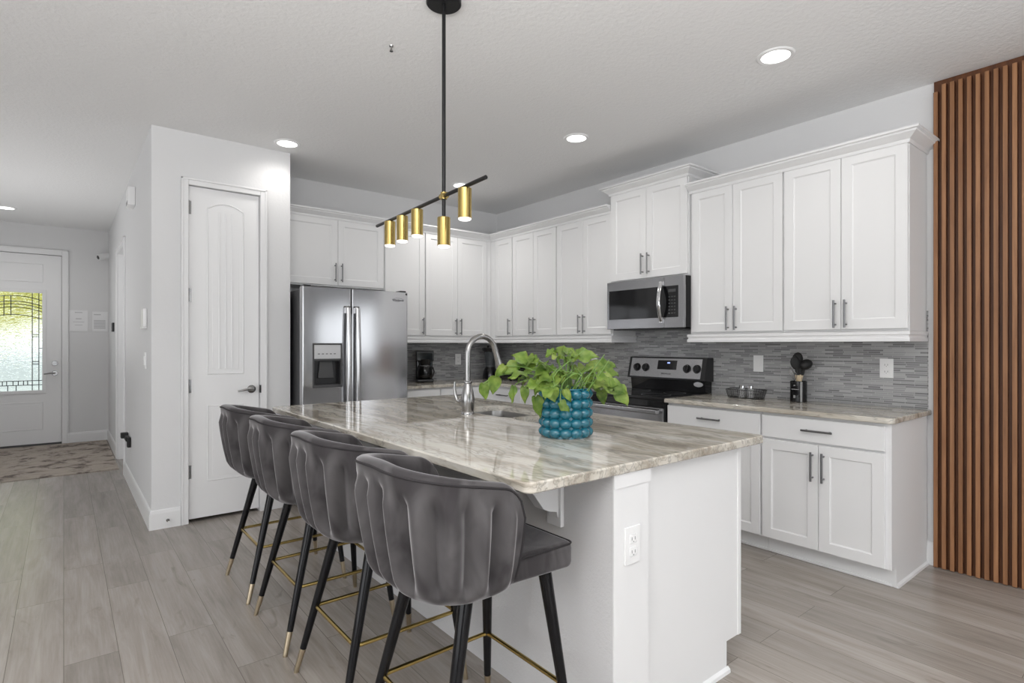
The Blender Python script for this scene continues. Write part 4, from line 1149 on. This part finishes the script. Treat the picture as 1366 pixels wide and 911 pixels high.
def hd_whisk(h):
    for k in range(4):
        a = PI * k / 4
        h.tube([(0.022 * math.sin(PI * i / 12) * math.cos(a) * (1 if True else 1), 0.022 * math.sin(PI * i / 12) * math.sin(a), -0.04 + 0.10 * i / 12) for i in range(13)], 0.0011, 5)
        h.tube([(-0.022 * math.sin(PI * i / 12) * math.cos(a), -0.022 * math.sin(PI * i / 12) * math.sin(a), -0.04 + 0.10 * i / 12) for i in range(13)], 0.0011, 5)
rA = math.atan2(-0.626, 0.78)
utensil('black cooking spoon leaning left in the utensil jar', rA + PI + 0.25, 0.19, 'cooking_spoon', hd_spoon)
utensil('thin black turner between the spoons in the utensil jar', rA + PI - 0.5, 0.05, 'turner', hd_turner)
utensil('tall black spoon standing upright in the utensil jar', rA + 0.35, 0.07, 'serving_spoon', lambda h: (h.cyl((0, 0, -0.006), (0, 0, 0.05), 0.013, 0.012, 10), h.sphere((0, 0, 0.092), 0.052, (0.74, 0.3, 1.0))))
utensil('black ladle leaning right in the utensil jar', rA - 0.2, 0.24, 'ladle', hd_ladle)
utensil('wire whisk leaning farthest left in the utensil jar', rA + PI, 0.33, 'whisk', hd_whisk)

# wall plates
def wall_plate(name, label, loc, rz, kind, group='white wall plates'):
    t = thing(name, label, 'outlet' if kind == 'outlet' else 'switch', loc, rz, group)
    obj('plate', MB().box(-0.037, 0.037, -0.006, 0, -0.06, 0.06, 0.002), 'plate_white', t)
    if kind == 'outlet':
        for s in (-1, 1):
            so = obj('socket', MB().box(-0.017, 0.017, -0.0085, -0.004, s * 0.021 - 0.0145, s * 0.021 + 0.0145, 0.004), 'plate_white', t)
            obj('slots', MB().box(-0.009, -0.006, -0.0090, -0.008, s * 0.021 - 0.004, s * 0.021 + 0.006).box(0.006, 0.009, -0.0090, -0.008, s * 0.021 - 0.004, s * 0.021 + 0.006).cyl((0, -0.0090, s * 0.021 - 0.009), (0, -0.008, s * 0.021 - 0.009), 0.0024, n=8), 'slot_dark', so)
    else:
        obj('rocker', MB().box(-0.017, 0.017, -0.0095, -0.004, -0.033, 0.033, 0.002), 'plate_white', t)
    return t
xs = XW - 0.0085
wall_plate('wall_outlet', 'white outlet on the backsplash behind the coffee maker and faucet', (3.448, YB - 0.0085, 1.135), 0, 'outlet')
wall_plate('wall_outlet', 'white outlet on the backsplash just above the plant, at the inner corner', (xs, 4.91, 1.135), RW, 'outlet')
wall_plate('light_switch', 'white switch plate on the backsplash just left of the stove', (xs, 3.698, 1.150), RW, 'switch')
wall_plate('light_switch', 'white switch plate on the backsplash between the stove and the utensil jar', (xs, 2.068, 1.160), RW, 'switch')
wall_plate('wall_outlet', 'white outlet on the backsplash nearest the slat panel', (xs, 1.247, 1.152), RW, 'outlet')
wall_plate('wall_outlet', 'white outlet low on the end of the island', (1.428, 1.1622, 0.655), 0, 'outlet')

# ================================================================== POTTED PLANT
pc = Vector((1.622, 1.664, IZ + 0.0005))
pp = thing('potted_plant', 'bright green trailing pothos in a teal bubble-textured pot on the island', 'plant', pc)
m = MB(); NR, NCx = 5, 13; PR, BH = 0.094, 0.0395
m.lathe([(0, 0.0), (PR, 0.0), (PR, 0.004), (PR - 0.004, 0.012), (PR - 0.004, 0.190), (PR + 0.008, 0.196), (PR + 0.006, 0.2), (PR - 0.004, 0.199), (PR - 0.008, 0.175), (PR - 0.01, 0.15)], n=48)
for r in range(NR):
    for k in range(NCx):
        a = 2 * PI * (k + 0.15) / NCx; z = 0.0215 + BH * r * 0.985
        m.sphere(((PR - 0.007) * math.cos(a), (PR - 0.007) * math.sin(a), z), 0.0265, (1, 1, 0.84), 18, 12)
obj('pot', m, 'teal_glaze', pp)['label'] = 'teal glazed pot covered in round bubbles'
obj('soil', MB().lathe([(0, 0.158), (PR - 0.009, 0.155), (PR - 0.009, 0.15), (0, 0.15)], n=24), 'soil', pp)
random.seed(11)
Rv = Vector((0.7797, -0.6262, 0)); Fv = Vector((0.6262, 0.7797, 0)); Zv = Vector((0, 0, 1))
def leaf(t, pos, tipdir, normal, L_, W_):
    """heart-shaped leaf with folded midrib and drooping tip"""
    T = tipdir.normalized(); Nn = (normal - T * normal.dot(T)).normalized(); S = T.cross(Nn).normalized()
    prof = [(-0.10, 0.30), (-0.06, 0.62), (0.08, 0.92), (0.25, 1.0), (0.45, 0.88), (0.65, 0.60), (0.83, 0.28), (1.0, 0.0)]
    mid = []; lf = []; rt = []; lm = []; rm = []
    def pt(u, s, hgt): return pos + T * (u * L_) + S * (s * W_ / 2) + Nn * hgt
    for u, s in prof:
        droop = -0.22 * L_ * max(u, 0) ** 2
        mu = max(u, 0.0)
        mid.append(t.verts.new(pt(mu, 0, droop - 0.03 * L_)))
        for side, far, half in ((1, rt, rm), (-1, lf, lm)):
            half.append(t.verts.new(pt(u * 0.85 + mu * 0.15, side * s * 0.55, droop + 0.05 * L_ * s)))
            far.append(t.verts.new(pt(u, side * s, droop + 0.03 * L_ * s + 0.01 * math.sin(u * 9 + pos.x * 50))))
    n = len(prof)
    for i in range(n - 1):
        for A, B in ((mid, rm), (rm, rt), (lm, mid), (lf, lm)):
            vs = [A[i], B[i], B[i + 1], A[i + 1]]
            try: t.faces.new(vs)
            except ValueError: pass
lt = bmesh.new(); st = MB()
def P3(r, f, z): return Rv * r + Fv * f + Zv * z
def stem(pts, r=0.0022):
    P = [Vector(p) for p in pts]; out = []
    for i in range(len(P) - 1):
        for k in range(5):
            u = k / 5; a = P[max(i - 1, 0)]; b = P[i]; c = P[i + 1]; d = P[min(i + 2, len(P) - 1)]
            out.append(0.5 * ((2 * b) + (c - a) * u + (2 * a - 5 * b + 4 * c - d) * u * u + (3 * b - a - 3 * c + d) * u ** 3))
    out.append(P[-1]); st.tube(out, r, 6)
# crown of the plant: (right, toward back, height) targets over the pot
spots = []
for i in range(54):
    a = random.uniform(0, 2 * PI); rr_ = random.uniform(0.03, 0.165)
    h = 0.335 - 0.55 * max(rr_ - 0.06, 0) + random.uniform(-0.10, 0.02)
    r_ = rr_ * math.cos(a) * 1.12 - 0.02
    spots.append((r_, rr_ * math.sin(a) * 0.9, max(h, 0.205)))
for (r_, f_, h) in spots:
    p = P3(r_, f_, h)
    out = P3(r_ + random.uniform(-0.03, 0.03), f_ - 0.03 + random.uniform(-0.03, 0.03), 0); out = out.normalized() if out.length > 1e-3 else Rv
    tip = (out * random.uniform(0.4, 1.0) + Zv * random.uniform(-0.6, 0.25)).normalized()
    nrm = (Zv * random.uniform(0.3, 0.9) - Fv * random.uniform(0.2, 0.9) + out * 0.3 + Rv * random.uniform(-0.4, 0.4)).normalized()
    L_ = random.uniform(0.050, 0.076)
    leaf(lt, p, tip, nrm, L_, L_ * random.uniform(0.72, 0.85))
    b0 = P3(r_ * 0.3, f_ * 0.3, 0.155)
    stem([b0, P3(r_ * 0.55, f_ * 0.55, (h + 0.155) / 2 + 0.03), p], random.uniform(0.0016, 0.0024))
# named leaves of the picture: vine to the left, drape in front, big leaves to the right
manual = [(-0.255, -0.01, 0.290, (-0.6, 0, -0.75), 0.080, 0.042), (-0.293, 0.03, 0.240, (-0.15, 0, -1), 0.090, 0.070), (-0.342, 0.04, 0.212, (0.15, 0, -1), 0.085, 0.060),
          (-0.215, -0.03, 0.205, (-0.2, 0, -1), 0.085, 0.040), (-0.172, -0.04, 0.205, (0.05, 0, -1), 0.085, 0.045), (-0.125, -0.06, 0.165, (0.25, 0, -1), 0.105, 0.060),
          (-0.070, -0.115, 0.205, (0.25, -0.2, -0.9), 0.068, 0.074), (-0.015, -0.120, 0.200, (0.45, -0.1, -0.9), 0.066, 0.040), (-0.035, -0.135, 0.150, (0.7, -0.1, -0.6), 0.062, 0.050),
          (0.125, -0.05, 0.240, (0.9, -0.1, -0.2), 0.105, 0.085), (0.165, -0.04, 0.215, (0.9, -0.1, -0.35), 0.110, 0.085), (0.205, -0.03, 0.200, (0.55, -0.1, -0.75), 0.105, 0.085),
          (0.150, 0.02, 0.185, (0.2, 0, -1), 0.075, 0.055), (0.10, 0.0, 0.290, (0.9, -0.1, -0.1), 0.090, 0.075), (-0.20, 0.0, 0.300, (-0.8, -0.2, -0.5), 0.09, 0.065),
          (-0.16, -0.02, 0.315, (-0.5, -0.3, 0.2), 0.085, 0.07), (0.06, -0.02, 0.330, (0.6, -0.3, 0.05), 0.085, 0.072), (-0.01, 0.01, 0.335, (-0.2, -0.4, 0.15), 0.085, 0.072)]
for (r_, f_, h, td, L_, W_) in manual:
    p = P3(r_, f_, h); T = P3(*td).normalized()
    L_ *= 0.85; W_ *= 0.85
    leaf(lt, p, T, (-Fv * 0.9 + Zv * 0.45 + Rv * random.uniform(-0.3, 0.3)), L_, W_)
stem([P3(-0.04, 0, 0.16), P3(-0.12, 0, 0.25), P3(-0.23, 0.01, 0.255), P3(-0.293, 0.03, 0.242), P3(-0.342, 0.04, 0.214)], 0.0026)
stem([P3(-0.04, -0.02, 0.16), P3(-0.13, -0.01, 0.27), P3(-0.255, -0.01, 0.29)], 0.0022)
stem([P3(-0.03, -0.03, 0.16), P3(-0.12, -0.04, 0.23), P3(-0.19, -0.035, 0.225), P3(-0.215, -0.03, 0.205)], 0.0022)
stem([P3(-0.03, -0.03, 0.16), P3(-0.11, -0.04, 0.22), P3(-0.172, -0.04, 0.205)], 0.002)
stem([P3(0.03, -0.02, 0.16), P3(0.08, -0.04, 0.22), P3(0.165, -0.04, 0.215), P3(0.205, -0.03, 0.2)], 0.0026)
stem([P3(0.0, -0.04, 0.16), P3(-0.04, -0.11, 0.215), P3(-0.07, -0.115, 0.205)], 0.002)
stem([P3(0.0, -0.04, 0.16), P3(0.0, -0.11, 0.215), P3(-0.015, -0.12, 0.2)], 0.002)
stem([P3(0.03, 0.0, 0.16), P3(0.04, -0.09, 0.26), P3(-0.02, -0.10, 0.225), P3(-0.035, -0.135, 0.15)], 0.002)
for k in range(10):   # loose stems crossing in front
    a0 = random.uniform(-0.06, 0.08)
    stem([P3(a0, -0.05, 0.16), P3(a0 + random.uniform(-0.08, 0.08), -0.10, 0.25), P3(a0 + random.uniform(-0.05, 0.12), -0.06, random.uniform(0.24, 0.36))], 0.0018)
me_ = MB(); me_._add(lt)
obj('stems', st, 'stem_green', pp)
obj('foliage', me_, 'leaf', pp, 60)['label'] = 'heart-shaped light green leaves'

# ================================================================== PENDANT
pd = thing('pendant_light', 'black linear pendant with five brass cylinder spotlights over the island', 'pendant lamp', (1.321, 2.130, CEIL))
obj('canopy', MB().lathe([(0, 0), (0.078, 0), (0.078, -0.022), (0.074, -0.026), (0, -0.026)], n=40), 'black_metal', pd)
obj('rod', MB().cyl((0, 0, -0.02), (0, 0, -0.985), 0.0085, n=16), 'black_metal', pd)
A_ = Vector((1.366, 2.905, 1.962)); B_ = Vector((1.302, 1.786, 1.962)); o_ = Vector(pd.location)
br = obj('bar', MB().cyl(A_ - o_, B_ - o_, 0.0085, n=16), 'black_metal', pd)
dd = (A_ - B_).normalized(); cc = B_ + dd * ((Vector((1.321, 2.130, 1.962)) - B_).dot(dd))
obj('collar', MB().cyl(cc - o_ - dd * 0.022, cc - o_ + dd * 0.022, 0.0145, n=18).cyl((0, 0, -0.863), (0, 0, -0.893), 0.0145, n=18), 'gold', pd)['label'] = 'brass cross collar'
for y in (1.949, 2.40, 2.57, 2.727, None):
    if y is None: c = Vector((1.321, 2.130, 1.866))
    else: c = B_ + dd * ((y - B_.y) / dd.y); c.z = 1.955
    l = c - o_
    s_ = obj('shade', MB().lathe([(0, 0), (0.027, 0), (0.029, -0.002), (0.029, -0.126), (0.027, -0.126), (0.027, -0.10), (0.0, -0.10)], l, 32), 'gold', pd); s_['label'] = 'brushed brass cylinder'
    obj('diffuser', MB().lathe([(0, -0.112), (0.0262, -0.112), (0.0262, -0.131), (0.021, -0.134), (0, -0.134)], l, 28), 'pendant_glow', s_)

# ================================================================== BAR STOOLS
def make_stool(label):
    t = thing('bar_stool', label, 'bar stool', (0, 0, 0), 0, 'grey velvet bar stools along the island')
    # plan curve of the shell, parameter s in [-1, 1] from right front round the back to left front
    def plan(xf, xr, b, rc, N):
        pts = []
        def lin(p, q, n):
            for i in range(n): pts.append((p[0] + (q[0] - p[0]) * i / n, p[1] + (q[1] - p[1]) * i / n))
        dense = []
        La = xf - (xr + rc); Lb = PI / 2 * rc; Lc = 2 * (b - rc)
        tot = 2 * La + 2 * Lb + Lc
        for i in range(N + 1):
            s = tot * i / N
            if s <= La: p = (xf - s, -b); n_ = (0, -1)
            elif s <= La + Lb:
                a = (s - La) / rc; p = (xr + rc - rc * math.sin(a), -b + rc - rc * math.cos(a)); n_ = (-math.sin(a), -math.cos(a))
            elif s <= La + Lb + Lc: p = (xr, -b + rc + (s - La - Lb)); n_ = (-1, 0)
            elif s <= La + 2 * Lb + Lc:
                a = (s - La - Lb - Lc) / rc; p = (xr + rc - rc * math.cos(a), b - rc + rc * math.sin(a)); n_ = (-math.cos(a), math.sin(a))
            else: p = (xr + rc + (s - La - 2 * Lb - Lc), b); n_ = (0, 1)
            dense.append((p, n_))
        return dense
    N = 220; NV = 22
    top = plan(0.030, -0.316, 0.248, 0.19, N); bot = plan(0.006, -0.252, 0.226, 0.165, N)
    Z0 = 0.605; NF = 11
    rings = []; rim = []
    TH = 0.050
    for i in range(N + 1):
        s = abs(2 * i / N - 1)              # 0 back centre, 1 front ends
        zt = 0.968 - 0.075 * s ** 1.7
        e = max(0, (s - 0.87) / 0.13); zt -= 0.075 * (1 - math.sqrt(max(0, 1 - e * e)))
        zb = Z0 + 0.028 * (1 - math.sqrt(max(0, 1 - e * e)))
        fl = abs(math.sin(PI * NF * i / N)) ** 1.35
        ring = []
        def point(v, off, flute):
            vv = v
            bulge = 0.007 * math.sin(PI * min(1, vv * 1.0)) 
            tx, ty = top[i][0]; bx, by = bot[i][0]
            ease = vv ** 0.85
            nx, ny = top[i][1]
            low = 1 - min(1, vv / 0.10)      # tuck under at the bottom
            o = off + bulge - 0.026 * low * low + flute
            return Vector((bx + (tx - bx) * ease + nx * o, by + (ty - by) * ease + ny * o, zb + (zt - zb) * vv))
        for k in range(NV + 1):
            v = k / NV
            win = min(1, max(0, (v - 0.05) / 0.12)) * min(1, max(0, (0.90 - v) / 0.13)) * (1 if s < 0.93 else max(0, (1 - s) / 0.07))
            ring.append(point(v, 0, 0.042 * (fl - 0.62) * win))
        top_o = ring[-1].copy(); rim.append(top_o)
        nx, ny = top[i][1]
        for a in range(1, 6):
            an = PI * a / 6
            ring.append(top_o + Vector((-nx * TH / 2 * (1 - math.cos(an)), -ny * TH / 2 * (1 - math.cos(an)), 0.014 * math.sin(an))))
        for k in range(NV, -1, -1):
            v = k / NV
            if Z0 + (zt - Z0) * v < 0.645: break
            win = min(1, max(0, (0.93 - v) / 0.10))
            ring.append(point(v, -TH - 0.006 * (1 - v), -0.016 * (fl - 0.7) * win))
        rings.append(ring)
    L0 = min(len(r) for r in rings)
    rings = [r[:L0] for r in rings]
    tb = bmesh.new(); V = [[tb.verts.new(p) for p in r] for r in rings]
    for A, B in zip(V, V[1:]):
        for k in range(L0):
            tb.faces.new((A[k], A[(k + 1) % L0], B[(k + 1) % L0], B[k]))
    tb.faces.new(V[0]); tb.faces.new(V[-1][::-1])
    bmesh.ops.recalc_face_normals(tb, faces=tb.faces[:])
    m = MB(); m._add(tb)
    br_ = obj('backrest', m, 'velvet', t, 50); br_['label'] = 'curved channel-tufted velvet shell'
    # dark piping along outer edge: down the front, over the top, down the other front
    pl = [rings[0][k] for k in range(0, NV + 1, 2)] + rim[3:-3:3] + [rings[-1][k] for k in range(NV, -1, -2)]
    obj('piping', MB().tube(pl, 0.0035, 6), 'velvet_dark', br_)
    # seat
    plan_ = rcorner(0.272 - 0.03, 0.204 - 0.03, 0.03, 0, 90, 5) + rcorner(-0.165 + 0.15, 0.19 - 0.15, 0.15, 90, 180, 8) + rcorner(-0.165 + 0.15, -0.19 + 0.15, 0.15, 180, 270, 8) + rcorner(0.272 - 0.03, -0.204 + 0.03, 0.03, 270, 360, 5)
    sb = MB().prism(plan_, 2, 0.608, 0.688)
    ed = [e for e in sb.bm.edges if abs(e.verts[0].co.z - e.verts[1].co.z) < 1e-6]
    bmesh.ops.bevel(sb.bm, geom=ed, offset=0.020, segments=4, profile=0.5, affect='EDGES')
    seat = obj('seat', sb, 'velvet', t, 40)
    pz = lambda x: 0.6835
    ring = [(p[0], p[1], pz(p[0])) for p in round_rect(-0.02, 0.268, -0.1995, 0.1995, 0.02, 5)]
    obj('seat_piping', MB().tube(ring, 0.0032, 6, True), 'velvet_dark', seat)
    obj('underframe', MB().box(-0.11, 0.22, -0.14, 0.14, 0.590, 0.611, 0.004), 'black_metal', t)
    # legs
    for sx in (-1, 1):
        for sy in (-1, 1):
            tp = Vector((0.045 + sx * 0.145, sy * 0.150, 0.606)); ft = Vector((sx * 0.25, sy * 0.228, 0.0))
            k = 0.092 / 0.606; mid = ft.lerp(tp, k)
            lg = obj('leg', MB().cyl(mid, tp, 0.0128, 0.0212, 18), 'lacquer_black', t)
            obj('tip', MB().cyl(ft + Vector((0, 0, 0.004)), mid, 0.0098, 0.0127, 18).cyl(ft, ft + Vector((0, 0, 0.005)), 0.010, 0.0098, 18), 'tip_gold', lg)['label'] = 'brass leg tip'
    def legp(sx, sy, z):
        tp = Vector((0.045 + sx * 0.145, sy * 0.150, 0.606)); ft = Vector((sx * 0.25, sy * 0.228, 0.0)); return ft.lerp(tp, z / 0.606)
    zf = 0.258; c = [legp(1, 1, zf), legp(-1, 1, zf), legp(-1, -1, zf), legp(1, -1, zf)]
    ring = []
    for i in range(4):
        p = c[i]; q_ = c[(i + 1) % 4]; r_ = c[i - 1]
        a = p + (r_ - p).normalized() * 0.022; b = p + (q_ - p).normalized() * 0.022
        ring += [a, (a + p * 2 + b) / 4, b]
    # keep ring just inside the legs' outer faces
    obj('footrest', MB().tube(ring, 0.0075, 10, True), 'gold', t)['label'] = 'brass square footrest ring'
    return t
SXc = 0.970
SL = ['dark grey velvet bar stool nearest the camera, its near side fully in view',
      'dark grey velvet bar stool, second from the camera along the island',
      'dark grey velvet bar stool, third from the camera along the island',
      'dark grey velvet bar stool farthest away, in front of the pantry door']
st0 = make_stool(SL[0]); st0.location = (SXc, 1.435, 0)
for k, y in enumerate((2.035, 2.635, 3.235)): dup(st0, (SXc, y, 0), 0.0, SL[k + 1])

# ================================================================== HALL THINGS
def notice(label, x0, x1, z0, z1, lines):
    t = thing('paper_notice', label, 'notice', ((x0 + x1) / 2, YE - 0.001, (z0 + z1) / 2), 0, 'notices on the entry wall')
    obj('sheet', MB().box(x0, x1, YE - 0.006, YE - 0.001, z0, z1, 0.001), 'paper', t, world=True)
    m = MB()
    for (a, b, z, h) in lines: m.box(x0 + (x1 - x0) * a, x0 + (x1 - x0) * b, YE - 0.0068, YE - 0.0058, z0 + (z1 - z0) * z - h, z0 + (z1 - z0) * z + h)
    obj('print', m, 'ink', t, world=True)
notice('pale framed notice on the entry wall, the one touching the door casing', 0.055, 0.255, 1.475, 1.755, [(0.3, 0.7, 0.9, 0.006), (0.35, 0.65, 0.6, 0.006), (0.2, 0.8, 0.45, 0.003), (0.3, 0.7, 0.3, 0.003)])
notice('white printed notice on the entry wall, the one near the hall corner', 0.300, 0.500 - 0.03, 1.475, 1.745, [(0.1, 0.55, 0.85, 0.006)] + [(0.1, 0.85, 0.55 - 0.075 * k, 0.006) for k in range(6)])
kp = thing('alarm_keypad', 'small dark device on the white casing at the hall corner', 'keypad', (XH - 0.012, 8.35, 1.51))
obj('case', MB().box(XH - 0.024, XH, 8.28, 8.42, 1.455, 1.565, 0.004), 'black_plastic', kp, world=True)
obj('screen', MB().box(XH - 0.0255, XH - 0.023, 8.30, 8.40, 1.48, 1.55), 'black_gloss', kp, world=True)
sc_ = thing('security_camera', 'small white security camera high on the entry wall', 'camera', (0.46, 9.30, 2.50))
obj('mount', MB().cyl((0, 0.12, -0.01), (0, 0.105, -0.01), 0.035, n=20).cyl((0, 0.105, -0.01), (0.0, 0.05, 0.0), 0.010), 'plate_white', sc_)
obj('housing', MB().cyl((0.03, 0.045, 0.01), (-0.10, -0.005, -0.035), 0.040, 0.043, 20), 'plate_white', sc_)
obj('lens', MB().cyl((-0.10, -0.005, -0.035), (-0.104, -0.0065, -0.0365), 0.026, n=18), 'black_gloss', sc_)
def hallbox(name, label, cat, y0, y1, z0, z1, th, extra=None):
    t = thing(name, label, cat, (XH, (y0 + y1) / 2, (z0 + z1) / 2))
    obj('cover', MB().box(XH - th, XH, y0, y1, z0, z1, min(0.008, th / 3)), 'plate_white', t, world=True)
    if extra: extra(t)
    return t
hallbox('door_chime', 'white door chime box high on the hall wall', 'door chime', 5.74, 5.92, 2.49, 2.65, 0.055, lambda t: obj('grille', MB().box(XH - 0.0565, XH - 0.054, 5.77, 5.89, 2.50, 2.53), 'slot_dark', t, world=True))
hallbox('thermostat', 'white thermostat on the hall wall beside the pantry corner', 'thermostat', 4.88, 5.00, 1.43, 1.565, 0.028, lambda t: obj('base_lip', MB().box(XH - 0.034, XH - 0.001, 4.885, 4.995, 1.418, 1.431, 0.003), 'plate_white', t, world=True))
hallbox('light_switch', 'narrow white switch on the hall wall below the thermostat', 'switch', 4.92, 4.995, 1.12, 1.24, 0.008, lambda t: obj('rocker', MB().box(XH - 0.015, XH - 0.006, 4.94, 4.975, 1.145, 1.215, 0.002), 'plate_white', t, world=True))
pl_ = thing('power_adapter', 'black power adapter plugged in low on the hall wall', 'adapter', (XH, 6.35, 0.42))
obj('wall_plate', MB().box(XH - 0.006, XH, 6.31, 6.39, 0.36, 0.48, 0.002), 'plate_white', pl_, world=True)
obj('adapter_body', MB().box(XH - 0.065, XH - 0.006, 6.31, 6.38, 0.425, 0.475, 0.006).box(XH - 0.04, XH - 0.006, 6.16, 6.33, 0.415, 0.455, 0.006).box(XH - 0.03, XH - 0.004, 6.12, 6.19, 0.365, 0.455, 0.004), 'rubber_black', pl_, world=True)
